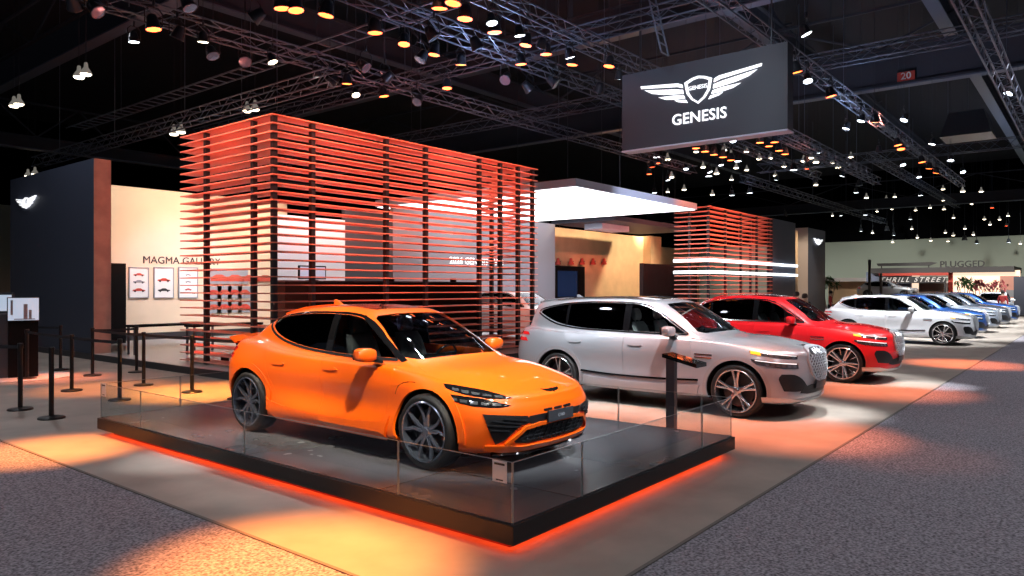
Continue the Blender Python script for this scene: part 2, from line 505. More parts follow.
class Car:
    def __init__(self, name, label, spec):
        self.spec = spec; self.net = Net(spec['rows']); self.skin = Skin(self.net)
        self.root = bpy.data.objects.new(name, None); C.objects.link(self.root)
        self.root['label'] = label; self.root['category'] = 'car'
        self.L = float(self.net.P[..., 0].max())
        self.x0 = (spec['fa'] + spec['ra']) / 2
    def link(self, name, me, m, parent=None, smooth=True):
        if me.name: pass
        me.name = name
        if m is not None:
            me.materials.clear(); me.materials.append(m)
        o = bpy.data.objects.new(name, me); C.objects.link(o); o.parent = parent or self.root
        if smooth is True:
            for p in me.polygons: p.use_smooth = True
            try: me.set_sharp_from_angle(angle=math.radians(40))
            except Exception: pass
        return o
    def to_local(self, me):
        me.transform(Matrix(((-1, 0, 0, self.x0), (0, 1, 0, 0), (0, 0, 1, 0), (0, 0, 0, 1))))
        me.flip_normals()
    def make(self, name, V, F, m, parent=None, mirror=False, label=None):
        outs = []
        for sgn in ((1, -1) if mirror else (1,)):
            VV = [(p[0], p[1]*sgn, p[2]) for p in V]; FF = [tuple(reversed(f)) for f in F] if sgn < 0 else F
            me = mesh_from(name, VV, FF)
            bm = bmesh.new(); bm.from_mesh(me); bmesh.ops.recalc_face_normals(bm, faces=bm.faces); bm.to_mesh(me); bm.free()
            me.transform(Matrix(((-1, 0, 0, self.x0), (0, 1, 0, 0), (0, 0, 1, 0), (0, 0, 0, 1)))); me.flip_normals()
            o = self.link(name, me, m, parent if not isinstance(parent, (list, tuple)) else parent[0 if sgn > 0 else -1])
            if label: o['label'] = label
            outs.append(o)
        return outs
    # --- sheets laid on the skin
    def uvpatch(self, name, poly, m, off=.004, th=.02, res=.12, parent=None, mirror=True, label=None, asp=1.0):
        pp, tris = fill2d([(a, b*asp) for a, b in poly], res)
        s = np.array([p[0] for p in pp]); t = np.array([p[1]/asp for p in pp])
        P3 = self.net.S(s, t)
        N3 = self.orient(P3, self.net.N(s, t))
        V, F = sheet([Vector(p) for p in P3], [Vector(n) for n in N3], tris, off, th)
        return self.make(name, V, F, m, parent, mirror, label)
    def orient(self, P3, N3):
        out = []
        for p, n in zip(P3, N3):
            q, d = self.skin.normal(Vector(p))
            out.append(n if np.dot(n, q) > 0 else -n)
        return out
    def hits(self, pp, view):
        P3, N3 = [], []
        for a, b in pp:
            if view == 'side': o, d = Vector((a, 3, b)), Vector((0, -1, 0))
            elif view == 'front': o, d = Vector((-2, a, b)), Vector((1, 0, 0))
            elif view == 'rear': o, d = Vector((9, a, b)), Vector((-1, 0, 0))
            else: o, d = Vector((a, b, 4)), Vector((0, 0, -1))
            loc, n, i, dist = self.skin.bvh.ray_cast(o, d)
            if loc is None:
                loc, n, i, dist = self.skin.bvh.find_nearest(Vector((a, .8, b)) if view == 'side' else Vector((.2, a, b)) if view == 'front' else Vector((self.L-.2, a, b)) if view == 'rear' else Vector((a, b, 1)))
            nn, _ = self.skin.normal(loc)
            P3.append(loc); N3.append(nn)
        return P3, N3
    def patch(self, name, poly, view, m, off=.003, th=.015, res=.06, parent=None, mirror=True, label=None):
        pp, tris = fill2d(poly, res)
        P3, N3 = self.hits(pp, view)
        V, F = sheet(P3, N3, tris, off, th)
        return self.make(name, V, F, m, parent, mirror, label)
    def fix_normals(self, me):
        """smooth normals of the uncut skin on every face that lies on it"""
        me.update()
        nl = [None] * len(me.loops)
        cache = {}
        for p in me.polygons:
            n, d = self.skin.normal(p.center)
            ok = d < .0035 and n.dot(p.normal) > .6
            for li in p.loop_indices:
                if ok:
                    vi = me.loops[li].vertex_index
                    if vi not in cache: cache[vi] = self.skin.normal(me.vertices[vi].co)[0]
                    nl[li] = tuple(cache[vi])
                else: nl[li] = tuple(p.normal)
        return nl
    def finish_shell(self, o, name, m, parent=None):
        me = o.data.copy()
        nl = self.fix_normals(me)
        # to local: x mirrored, so faces turn round too; keep normals by vertex position per loop
        bmv = [v.co.copy() for v in me.vertices]
        faces, norms = [], []
        for p in me.polygons:
            li = list(p.loop_indices)
            faces.append([me.loops[k].vertex_index for k in reversed(li)])
            norms += [(-nl[k][0], nl[k][1], nl[k][2]) for k in reversed(li)]
        me2 = mesh_from(name, [(self.x0 - v.x, v.y, v.z) for v in bmv], faces)
        for p in me2.polygons: p.use_smooth = True
        if len(norms) == len(me2.loops):
            me2.normals_split_custom_set(norms)
        bpy.data.meshes.remove(me)
        return self.link(name, me2, m, parent, smooth=False)
    def build_shell(self):
        sp = self.spec
        body = temp(self.skin.shell())
        cuts = []
        for cx in (sp['fa'], sp['ra']):
            r = sp['arch']
            poly = [(cx + r*math.cos(a), sp['wr'] + .015 + r*sp.get('archz', 1)*math.sin(a)) for a in [math.radians(x) for x in range(-24, 205, 6)]]
            poly = [(cx + r*1.0, .0)] + poly + [(cx - r*1.0, .0)]
            for sg in (1, -1):
                cuts.append(prism(poly, 1, .5*sg if sg > 0 else -1.3, 1.3 if sg > 0 else -.5))
        cuts.append(prism(sp['dlo'], 1, -1.4, 1.4))
        cuts.append(prism(sp['shield'], 0, 0.0, sp['shield_x']))
        cuts.append(prism(sp['backlight'], 0, sp['backlight_x'], 6.0))
        for c in cuts:
            boolean(body, c, 'DIFFERENCE'); drop(c)
        self.parts = {}
        for (nm, poly, axis, lo, hi) in sp['panels']:
            c = prism(poly, axis, lo, hi)
            d = temp(body.data.copy()); boolean(d, c, 'INTERSECT')
            boolean(body, c, 'DIFFERENCE'); drop(c)
            # an inset of the panel leaves the shut line open
            if nm == 'door':
                for sg in (1, -1):
                    me = d.data.copy(); bm = bmesh.new(); bm.from_mesh(me)
                    bmesh.ops.delete(bm, geom=[v for v in bm.verts if v.co.y * sg < 0], context='VERTS')
                    for v in bm.verts: self.shrink(v, poly, .0025)
                    bm.to_mesh(me); bm.free()
                    t = temp(me); self.parts.setdefault(nm, []).append(self.finish_shell(t, nm, self.paint)); drop(t)
            else:
                bm = bmesh.new(); bm.from_mesh(d.data)
                for v in bm.verts:
                    q, on = closest_on(poly, (v.co.x, v.co.y) if axis == 2 else (v.co.y, v.co.z))
                    if on < 1e-4:
                        cc = Vector(cen(poly)); s = Vector(q); w = (cc - s).normalized() * .003
                        if axis == 2: v.co.x += w.x; v.co.y += w.y
                        else: v.co.y += w.x; v.co.z += w.y
                bm.to_mesh(d.data); bm.free()
                self.parts.setdefault(nm, []).append(self.finish_shell(d, nm, self.paint))
            drop(d)
        self.parts['body'] = [self.finish_shell(body, 'body', self.paint)]
        drop(body)
    def shrink(self, v, poly, w):
        q, on = closest_on(poly, (v.co.x, v.co.z))
        if on < 1e-4:
            d = (Vector(cen(poly)) - Vector(q)).normalized() * w
            v.co.x += d.x; v.co.z += d.y

def cen(poly):
    return (sum(p[0] for p in poly)/len(poly), sum(p[1] for p in poly)/len(poly))

def closest_on(poly, p):
    best = (None, 9); p = Vector(p); n = len(poly)
    for i in range(n):
        a, b = Vector(poly[i]), Vector(poly[(i+1) % n]); d = b - a
        t = max(0, min(1, (p-a).dot(d)/max(d.length_squared, 1e-12))); q = a + d*t; e = (p-q).length
        if e < best[1]: best = (q, e)
    return best
def wheel_meshes(R0, style, width=.25):
    """tyre, rim and brake of a wheel, outer face at +y"""
    rr = R0 * (.80 if style != 'small' else .76)
    w = width / 2
    tyre = MB().lathe([(rr-.005, w-.02), (rr+.012, w+.004), (rr+.03, w+.008), (R0-.03, w+.004), (R0-.008, w-.022), (R0, w-.05), (R0-.003, 0), (R0, -w+.05), (R0-.008, -w+.022), (R0-.03, -w-.004), (rr+.01, -w), (rr-.005, -w+.02)], axis='y', n=48, close=True)
    for g in (-.05, -.015, .02, .055): pass
    rim = MB().lathe([(rr+.004, w+.004), (rr-.006, w+.012), (rr-.016, w+.006), (rr-.022, w-.03), (rr-.035, 0), (rr-.045, -w+.02), (rr-.0, -w+.01), (rr+.001, w-.02)], axis='y', n=48, close=True)
    yo, yh = w - .005, w - .035
    def spoke(r0, a0, w0, r1, a1, w1, t=.035, y0=yh, y1=yo, bev=.35):
        V = []
        for r, a, ww, y in ((r0, a0, w0, y0), (r1, a1, w1, y1)):
            c, s = math.cos(a), math.sin(a)
            for k, dy in ((-1, -t), (-1, -.007), (-bev, 0), (bev, 0), (1, -.007), (1, -t)):
                V.append((r*c - ww*k*s, y + dy, r*s + ww*k*c))
        F = [(i, i+1, i+7, i+6) for i in range(5)] + [(5, 0, 6, 11), (0, 1, 2, 3, 4, 5), (11, 10, 9, 8, 7, 6)]
        rim.add(V, F)
    for k in range(5):
        a = 2*math.pi*k/5 + math.pi/2
        if style == 'vee':
            for sg in (-1, 1):
                spoke(.045, a + sg*.30, .024, rr*.62, a + sg*.20, .017, y1=yh+.012)
                spoke(rr*.60, a + sg*.20, .018, rr-.012, a + sg*.34, .015, y0=yh+.012)
        elif style == 'double':
            spoke(.04, a, .036, rr*.42, a, .028, y1=yh+.008)
            for sg in (-1, 1):
                spoke(rr*.33, a + sg*.045, .016, rr-.012, a + sg*.155, .017, y0=yh+.008)
        elif style == 'star':
            for sg in (-1, 1):
                spoke(.045, a + sg*.16, .020, rr-.012, a + sg*.13, .018)
            spoke(rr*.5, a + math.pi/5, .006, rr-.012, a + math.pi/5, .012, y0=yh-.01, y1=yo-.01)
        else:
            for sg in (-1, 1):
                spoke(.045, a + sg*.2, .022, rr-.012, a + sg*.22, .016)
    rim.lathe([(.001, yh+.012), (.034, yh+.010), (.042, yh+.002), (.068, yh-.004), (.072, yh-.04)], axis='y', n=20)
    disc = MB().lathe([(.06, -.01), (rr*.74, -.01), (rr*.74, -.035), (.06, -.035)], axis='y', n=36, close=True)
    cal = MB()
    n = 8; V = []
    for i in range(n+1):
        a = R(-32 + 64*i/n)
        for r, y in ((rr*.56, .026), (rr*.86, .026), (rr*.86, -.05), (rr*.56, -.05)):
            V.append((r*math.cos(a), y, r*math.sin(a)))
    F = [(i*4+k, i*4+(k+1) % 4, i*4+4+(k+1) % 4, i*4+4+k) for i in range(n) for k in range(4)] + [(3, 2, 1, 0), (n*4, n*4+1, n*4+2, n*4+3)]
    cal.add(V, F)
    return tyre.mesh('tire'), rim.mesh('rim'), disc.mesh('brake_disc'), cal.mesh('brake_caliper')

def flip_y(me):
    m2 = me.copy(); m2.transform(Matrix.Diagonal((1, -1, 1, 1))); m2.flip_normals(); return m2

def add_wheels(car, style, mrim, mcal, track, R0, turn=0):
    sp = car.spec
    base = wheel_meshes(R0, style)
    mats = (MATS['rubber'], mrim, MATS['disc'], mcal)
    for me, m in zip(base, mats):
        me.materials.append(m)
        for p in me.polygons: p.use_smooth = True
        me.set_sharp_from_angle(angle=R(35))
    flipped = [flip_y(me) for me in base]
    for cx in (sp['fa'], sp['ra']):
        for sg in (1, -1):
            ms = base if sg > 0 else flipped
            w = bpy.data.objects.new('wheel', ms[1]); C.objects.link(w); w.parent = car.root
            w.location = (car.x0 - cx, sg * track / 2, R0)
            ang = R(sp.get('spin', 20)) * (1 if cx == sp['fa'] else 1.7)
            if cx == sp['fa']: w.rotation_euler = (0, ang, R(turn))
            else: w.rotation_euler = (0, ang, 0)
            for me, nm in ((ms[0], 'tire'), (ms[2], 'brake_disc'), (ms[3], 'brake_caliper')):
                o = bpy.data.objects.new(nm, me); C.objects.link(o); o.parent = w
                if nm == 'brake_caliper':
                    o.rotation_euler = (0, -ang, 0)

def add_interior(car, mseat):
    """tub, dashboard, steering wheel and seats: what the glass lets one see"""
    sp = car.spec; x0 = car.x0; h = sp['H']; W = sp['cab_w']
    xb, xe = sp['cowl'], sp['cab_end']; zb = sp['belt'] - .06
    f = MB(); n = 8
    # well-shaped floor tub, narrower than the shell
    f.box(x0-xe, x0-xb-.05, -W*.80, W*.80, .30, .42)
    f.box(x0-xb-.05, x0-xb+.02, -W*.8, W*.8, .30, zb-.12)
    f.box(x0-xe, x0-xe+.04, -W*.7, W*.7, .30, zb)
    for sg in (-1, 1): f.box(x0-xe, x0-xb, sg*W*.84-.02, sg*W*.84+.02, .30, zb-.02)
    f.build('cabin_floor', MATS['interior'], car.root)
    d = MB(); V = []
    prof = [(xb+.02, zb-.05), (xb+.10, zb+.0), (xb+.40, zb+.01), (xb+.50, zb-.04), (xb+.52, zb-.16), (xb+.40, zb-.30), (xb+.02, zb-.30)]
    for y in (-W*.84, W*.84):
        for x, z in prof: V.append((x0-x, y, z))
    m = len(prof); d.add(V, [(i, (i+1) % m, m+(i+1) % m, m+i) for i in range(m)] + [tuple(range(m))[::-1], tuple(range(m, 2*m))])
    dd = d.build('dashboard', MATS['dash'], car.root, smooth=30)
    MB().box(x0-xb-.47, x0-xb-.45, -.15, .35, zb-.02, zb+.07).build('dashboard_screen', MATS['gloss_black'], dd)
    s = MB(); c = Vector((x0-xb-.66, .37, zb-.02)); ax = Vector((-.85, 0, .45)).normalized(); q = ax.to_track_quat('Z', 'Y')
    ring = [c + q @ Vector((.18*math.cos(t), .18*math.sin(t), 0)) for t in [2*math.pi*k/28 for k in range(29)]]
    s.tube(ring, .014, 8)
    for a in (R(0), R(180), R(-90)): s.bar(c, c + q @ Vector((.18*math.cos(a), .18*math.sin(a), 0)), .015)
    s.bar(c, c - ax*.22, .03, r2=.04); s.bar(c + ax*.01, c - ax*.03, .05, 12)
    s.build('steering_wheel', MATS['gloss_black'], car.root, smooth=40)
    def seat(x, y, w):
        e = bpy.data.objects.new('seat', None)
        m = MB()
        def pad(cx, cz, l, wd, t, tilt, top=.86):
            a = R(tilt); n = 9; V = []
            for i in range(n):
                u = i/(n-1); k = math.sin(math.pi*min(1, max(0, u))) ** .35 if i not in (0, n-1) else .25
                ww = wd/2 * (1 - (1-top)*u) * (.85 + .15*k)
                for yy, tt in ((-1, .1), (-.9, .9), (-.6, 1), (-.5, .72), (.5, .72), (.6, 1), (.9, .9), (1, .1), (.8, -.6), (-.8, -.6)):
                    th = t/2*tt*k; px = u*l
                    V.append((cx + math.cos(a)*px*-1 + math.sin(a)*th, y + yy*ww, cz + math.sin(a)*px + math.cos(a)*th))
            F = [(i*10+k, i*10+(k+1) % 10, i*10+10+(k+1) % 10, i*10+10+k) for i in range(n-1) for k in range(10)] + [tuple(range(10))[::-1], tuple(range((n-1)*10, n*10))]
            m.add(V, F)
        base = x0 - x
        hz = h - 1.6
        pad(base+.42, .60+hz*.5, .46, w, .17, -2)
        pad(base-.02, .62+hz*.5, .64, w, .15, 76)
        pad(base-.19, 1.25+hz*.6, .20, w*.5, .11, 80, top=.8)
        m.bar((base-.155, y-.06, 1.15+hz*.5), (base-.20, y-.06, 1.32+hz*.6), .008); m.bar((base-.155, y+.06, 1.15+hz*.5), (base-.20, y+.06, 1.32+hz*.6), .008)
        o = m.build('seat', mseat, car.root, smooth=60)
        return o
    xs = sp['seat_x']
    seat(xs, .37, .50); seat(xs, -.37, .50)
    if xe > xs + .9:
        seat(xs+.92, .38, .55); seat(xs+.92, -.38, .55)

def add_glass(car):
    sp = car.spec; T = MATS['glass_tint']; Cg = MATS['glass_clear']
    dlo = sp['dlo']; c = cen(dlo)
    big = [((p[0]-c[0])*1.012+c[0], (p[1]-c[1])*1.03+c[1]) for p in dlo]
    for i, seg in enumerate(sp['glass']):
        car.patch('window', [p for p in clip_x(big, seg[0], seg[1])], 'side', Cg if seg[2] == 'c' else T, off=-.008, th=.004, res=.09)
    for x, w in sp['pillars']:
        top = [p for p in clip_x(big, x-w/2, x+w/2)]
        car.patch('window_pillar', top, 'side', MATS['gloss_black'], off=-.002, th=.02, res=.06)
    c = cen(sp['shield']); car.patch('windshield', [((p[0]-c[0])*1.015+c[0], (p[1]-c[1])*1.04+c[1]) for p in sp['shield']], 'front', Cg, off=-.006, th=.004, res=.09, mirror=False)
    c = cen(sp['backlight']); car.patch('rear_window', [((p[0]-c[0])*1.015+c[0], (p[1]-c[1])*1.04+c[1]) for p in sp['backlight']], 'rear', T, off=-.006, th=.004, res=.09, mirror=False)

def clip_x(poly, a, b):
    for lim, sg in ((a, 1), (b, -1)):
        out = []; n = len(poly)
        for i in range(n):
            p, q = poly[i], poly[(i+1) % n]; ip, iq = (p[0]-lim)*sg >= 0, (q[0]-lim)*sg >= 0
            if ip: out.append((p[0], p[1]))
            if ip != iq:
                t = (lim-p[0])/(q[0]-p[0]); out.append((lim, p[1]+t*(q[1]-p[1])))
        poly = out
    res = []
    for p in poly:
        if not res or (Vector(p)-Vector(res[-1])).length > 1e-4: res.append(p)
    return res

def add_wells(car, track):
    sp = car.spec; w = MB()
    for cx in (sp['fa'], sp['ra']):
        for sg in (1, -1):
            n = 16; V = []; r = sp['arch'] + .012
            yo = car.spec['body_w'] - .06
            for i in range(n+1):
                a = R(-22 + 224*i/n)
                for y in (sg*yo, sg*(yo-.36)): V.append((car.x0-cx + r*math.cos(a), y, sp['wr']+.015 + r*math.sin(a)))
            k = len(V); V.append((car.x0-cx, sg*(yo-.36), sp['wr']))
            F = [(2*i, 2*i+2, 2*i+3, 2*i+1) for i in range(n)] + [(2*i+1, 2*i+3, k) for i in range(n)] + [(2*n+1, 1, k)]
            MB().add(V, F).build('wheel_arch_liner', MATS['liner'], car.root, fix=False)
    u = MB(); u.box(car.x0-sp['L']+.45, car.x0-.35, -.58, .58, .20, .25)
    u.build('underbody', MATS['liner'], car.root)
def make_rows(r, roofz, bulge6, glass_out=.02):
    """r: dict row -> (xs, ys, zs) for rows 0-5, 7, 9; the rest follows from them"""
    A = {k: np.array(v, float) for k, v in r.items()}
    r5, r7, r9 = A[5], A[7], A[9]
    r6 = (r5 + r7) / 2; r6[2] += np.array(bulge6)
    r8 = (r7 + r9) / 2
    ang = r9 - r7
    r8[2] += .012; r8[1] += glass_out * np.clip(r8[1] / .6, 0, 1)
    r8[0][:4] -= .025; r8[0][-3:] += .02
    cx = (r9[0][0] + r9[0][-1]) / 2
    zr = lambda x: np.interp(x, [p[0] for p in roofz], [p[1] for p in roofz])
    r10 = np.array([cx + (r9[0]-cx)*.74, r9[1]*.60, r9[2]*0]); r11 = np.array([cx + (r9[0]-cx)*.42, r9[1]*0, r9[2]*0])
    r10[2] = r9[2] + (zr(r10[0]) - r9[2]) * .82; r11[2] = zr(r11[0])
    A[6], A[8], A[10], A[11] = r6, r8, r10, r11
    return [A[k] for k in range(12)]

def mirror_poly(half):
    """closed outline from its y >= 0 half, first and last point near y = 0"""
    return half + [(-y, z) for y, z in half[::-1] if abs(y) > 1e-6]

def spec_hatch():
    # compact electric crossover with a fast sloping tail
    r = {}
    r[0] = ([.34,.36,.42,.52,.62,.88,1.35,1.95,2.4,2.9,3.35,3.8,4.12,4.24,4.28],
            [0,.34,.60,.76,.82,.84,.82,.81,.81,.81,.82,.84,.74,.42,0],
            [.20]*3+[.20,.21,.22,.22,.22,.22,.22,.22,.23,.26,.28,.28])
    r[1] = ([.085,.10,.17,.34,.56,.87,1.36,1.95,2.4,2.9,3.35,3.8,4.20,4.40,4.44],
            [0,.36,.64,.83,.905,.935,.92,.905,.90,.905,.92,.935,.83,.47,0],
            [.225]*3+[.235,.25,.26,.25,.25,.25,.25,.25,.27,.32,.36,.36])
    r[2] = ([.03,.045,.12,.31,.55,.86,1.35,1.95,2.4,2.9,3.35,3.8,4.26,4.47,4.51],
            [0,.38,.67,.86,.93,.952,.945,.935,.93,.935,.945,.952,.85,.48,0],
            [.37,.37,.37,.38,.40,.42,.36,.35,.35,.355,.39,.44,.48,.50,.50])
    r[3] = ([.0,.02,.10,.30,.55,.86,1.34,1.95,2.4,2.9,3.35,3.8,4.29,4.50,4.54],
            [0,.38,.68,.865,.935,.950,.895,.858,.855,.868,.920,.958,.865,.48,0],
            [.55,.55,.55,.56,.58,.60,.56,.54,.54,.55,.58,.63,.66,.67,.67])
    r[4] = ([.02,.045,.13,.33,.58,.87,1.33,1.95,2.4,2.9,3.35,3.8,4.28,4.48,4.52],
            [0,.37,.65,.83,.905,.928,.905,.893,.892,.897,.925,.945,.85,.47,0],
            [.68,.68,.69,.71,.74,.77,.77,.77,.77,.78,.80,.84,.86,.86,.86])
    r[5] = ([.10,.125,.21,.42,.66,.93,1.34,1.95,2.4,2.9,3.35,3.78,4.24,4.45,4.50],
            [0,.35,.60,.76,.83,.855,.865,.873,.872,.868,.865,.845,.76,.44,0],
            [.775,.78,.79,.82,.86,.90,.925,.935,.945,.96,.985,1.03,1.06,1.07,1.07])
    r[7] = ([1.10,1.11,1.14,1.19,1.25,1.33,1.62,2.02,2.42,2.85,3.25,3.66,4.06,4.24,4.28],
            [0,.26,.49,.63,.70,.755,.785,.795,.79,.78,.76,.715,.60,.34,0],
            [1.035,1.033,1.026,1.015,1.008,1.005,1.01,1.02,1.03,1.05,1.09,1.15,1.17,1.145,1.14])
    r[9] = ([1.96,1.97,1.99,2.02,2.06,2.14,2.32,2.52,2.74,2.98,3.22,3.46,3.64,3.70,3.72],
            [0,.20,.37,.485,.55,.585,.605,.612,.61,.60,.585,.555,.47,.25,0],
            [1.515,1.513,1.507,1.497,1.487,1.487,1.505,1.515,1.515,1.505,1.487,1.455,1.43,1.44,1.442])
    rows = make_rows(r, [(1.96,1.515),(2.2,1.56),(2.5,1.582),(2.8,1.58),(3.1,1.56),(3.4,1.52),(3.75,1.43)],
                     [.045,.045,.04,.02,.0,-.01,0,0,0,0,.0,.01,.02,.03,.03])
    dlo = smooth_poly([(1.43,1.045,1),(1.9,1.045),(2.45,1.06),(2.95,1.10),(3.35,1.175),(3.62,1.28),(3.74,1.375,1),(3.45,1.425),(3.0,1.47),(2.6,1.482),(2.25,1.472),(2.02,1.42),(1.75,1.27)], 4)
    sh = mirror_poly([(0,1.052),(.35,1.048),(.62,1.034),(.715,1.055),(.645,1.25),(.56,1.44),(.51,1.47),(.30,1.488),(0,1.494)])
    bl = mirror_poly([(0,1.175),(.35,1.18),(.52,1.20),(.50,1.30),(.42,1.395),(.25,1.41),(0,1.415)])
    door1 = smooth_poly([(1.50,.36,1),(2.40,.33,1),(2.46,.80),(2.44,1.02,1),(2.44,1.03,1),(1.36,1.00,1),(1.38,.80),(1.44,.6)], 3)
    fdoor = [(1.46,.34),(2.45,.34),(2.45,1.50),(2.30,1.503),(2.12,1.485),(1.95,1.405),(1.70,1.26),(1.42,1.035),(1.36,.98),(1.36,.80),(1.40,.55)]
    rdoor = smooth_poly([(2.456,.34,1),(3.10,.34,1),(3.22,.50),(3.42,.82),(3.52,1.06),(3.62,1.27),(3.66,1.38,1),(3.45,1.452),(3.0,1.493),(2.456,1.501,1)], 4)
    hood = [(.165,-.50),(.30,-.68),(.55,-.79),(.95,-.80),(1.16,-.72),(1.09,-.45),(1.06,0),(1.09,.45),(1.16,.72),(.95,.80),(.55,.79),(.30,.68),(.165,.50),(.115,.25),(.105,0),(.115,-.25)]
    return dict(rows=rows, fa=.86, ra=3.76, arch=.405, wr=.372, dlo=dlo, shield=sh, shield_x=2.2, backlight=bl, backlight_x=3.4,
                panels=[('door', fdoor, 1, -1.4, 1.4), ('door', rdoor, 1, -1.4, 1.4), ('hood', hood, 2, .70, 1.5)],
                H=1.58, cab_w=.80, cowl=1.15, cab_end=3.75, belt=1.02, seat_x=2.25, body_w=.93, L=4.54,
                glass=[(1.3,2.46,'c'),(2.44,3.8,'t')], pillars=[(2.46,.10)], spin=8)

def spec_suv(coupe=0.0, L=4.94, H=1.715, fa=.86, ra=3.815, arch=.425, wr=.385, W=.9875):
    kx = L / 4.94; kz = H / 1.715; ky = W / .9875
    c = coupe
    r = {}
    r[0] = ([.36,.38,.44,.54,.64,.88,1.35,1.95,2.5,3.0,3.45,3.85,4.40,4.66,4.70],
            [0,.36,.62,.78,.84,.86,.84,.84,.84,.84,.84,.86,.76,.44,0],
            [.23]*3+[.235,.24,.24,.24,.24,.24,.24,.24,.26,.30,.32,.32])
    r[1] = ([.085,.12,.20,.35,.56,.87,1.36,1.95,2.5,3.0,3.45,3.85,4.52,4.82,4.86],
            [0,.38,.67,.87,.935,.96,.945,.94,.94,.94,.945,.96,.86,.50,0],
            [.265]*3+[.275,.28,.28,.28,.28,.28,.28,.28,.30,.35,.38,.38])
    r[2] = ([.03,.075,.165,.33,.54,.86,1.35,1.95,2.5,3.0,3.45,3.85,4.58,4.87,4.91],
            [0,.39,.69,.90,.965,.982,.962,.95,.95,.95,.962,.982,.89,.52,0],
            [.43,.43,.43,.44,.44,.46,.43,.42,.42,.42,.44,.46,.50,.52,.52])
    r[3] = ([.0,.05,.15,.32,.54,.86,1.34,1.95,2.5,3.0,3.45,3.85,4.60,4.90,4.94],
            [0,.39,.695,.905,.97,.984,.955,.938,.938,.94,.957,.984,.90,.52,0],
            [.62,.62,.63,.64,.64,.66,.64,.62,.62,.62,.65,.68,.70,.70,.70])
    r[4] = ([.012,.065,.175,.35,.58,.88,1.33,1.95,2.5,3.0,3.45,3.85,4.58,4.87,4.91],
            [0,.385,.67,.865,.935,.955,.955,.955,.955,.955,.957,.955,.875,.51,0],
            [.83,.83,.84,.86,.88,.89,.885,.88,.88,.88,.89,.90,.92,.93,.93])
    r[5] = ([.10,.14,.245,.45,.68,.96,1.36,1.95,2.5,3.0,3.45,3.85,4.53,4.80,4.84],
            [0,.37,.63,.79,.86,.89,.905,.912,.912,.91,.90,.89,.82,.48,0],
            [.965,.968,.975,.99,1.01,1.03,1.045,1.055,1.06,1.065,1.075,1.09,1.11,1.12,1.12])
    r[7] = ([1.30,1.31,1.34,1.39,1.45,1.54,1.80,2.15,2.6,3.05,3.5,3.95,4.48-.1*c,4.72-.1*c,4.76-.1*c],
            [0,.28,.52,.67,.74,.80,.84,.85,.85,.845,.835,.815,.73,.42,0],
            [1.165,1.163,1.155,1.145,1.138,1.13,1.13,1.135,1.14,1.145,1.155,1.17,1.19,1.18,1.18])
    r[9] = ([2.10,2.11,2.13,2.16,2.20,2.28,2.45,2.66,2.9,3.2,3.5,3.85-.1*c,4.36-.50*c,4.50-.48*c,4.52-.48*c],
            [0,.22,.41,.535,.60,.64,.665,.672,.672,.67,.665,.65,.58,.33,0],
            [1.642,1.64,1.633,1.622,1.612,1.612,1.63,1.64,1.645,1.643-.005*c,1.637-.02*c,1.622-.055*c,1.585-.09*c,1.60-.09*c,1.604-.09*c])
    rows = make_rows(r, [(2.1,1.642),(2.4,1.69),(2.8,1.712),(3.2,1.712-.005*c),(3.7,1.695-.04*c),(4.1,1.665-.09*c),(4.55,1.60-.16*c)],
                     [.035,.035,.03,.01,.0,-.005,0,0,0,0,.0,.0,.01,.02,.02])
    K = np.array([kx, ky, kz])
    rows = [a * K[:, None] for a in rows]
    def sc(poly, ax):
        k = {1: (kx, kz), 0: (ky, kz), 2: (kx, ky)}[ax]
        return [(p[0]*k[0], p[1]*k[1]) for p in poly]
    e = c * .22
    dlo = smooth_poly([(1.66,1.165,1),(2.1,1.165),(2.6,1.17),(3.1,1.178),(3.55,1.20),(3.95-e*.6,1.27),(4.32-e,1.42-.02*c,1),(4.27-e,1.475-.03*c),(3.95-e,1.55-.03*c),(3.5,1.595-.02*c),(3.0,1.605),(2.65,1.602),(2.40,1.575),(2.16,1.48)], 4)
    sh = mirror_poly([(0,1.185),(.37,1.18),(.62,1.168),(.70,1.19),(.64,1.39),(.565,1.56),(.52,1.60),(.32,1.614),(0,1.62)])
    bl = mirror_poly([(0,1.24),(.40,1.24),(.62,1.25),(.60,1.38-.02*c),(.52,1.54-.09*c),(.30,1.56-.09*c),(0,1.565-.09*c)])
    fdoor = [(1.52,.40),(2.62,.40),(2.62,1.625),(2.44,1.622),(2.28,1.60),(2.10,1.50),(1.90,1.345),(1.64,1.155),(1.55,1.10),(1.50,.85),(1.50,.55)]
    rdoor = smooth_poly([(2.628,.40,1),(3.30,.40,1),(3.40,.55),(3.52,.85),(3.72-.1*c,1.05),(3.76-.1*c,1.25),(3.74-.1*c,1.55-.02*c,1),(3.5,1.612-.02*c),(3.0,1.622),(2.628,1.625,1)], 4)
    hood = [(.20,-.50),(.36,-.66),(.60,-.80),(1.05,-.85),(1.34,-.76),(1.28,-.45),(1.25,0),(1.28,.45),(1.34,.76),(1.05,.85),(.60,.80),(.36,.66),(.20,.50),(.14,.25),(.13,0),(.14,-.25)]
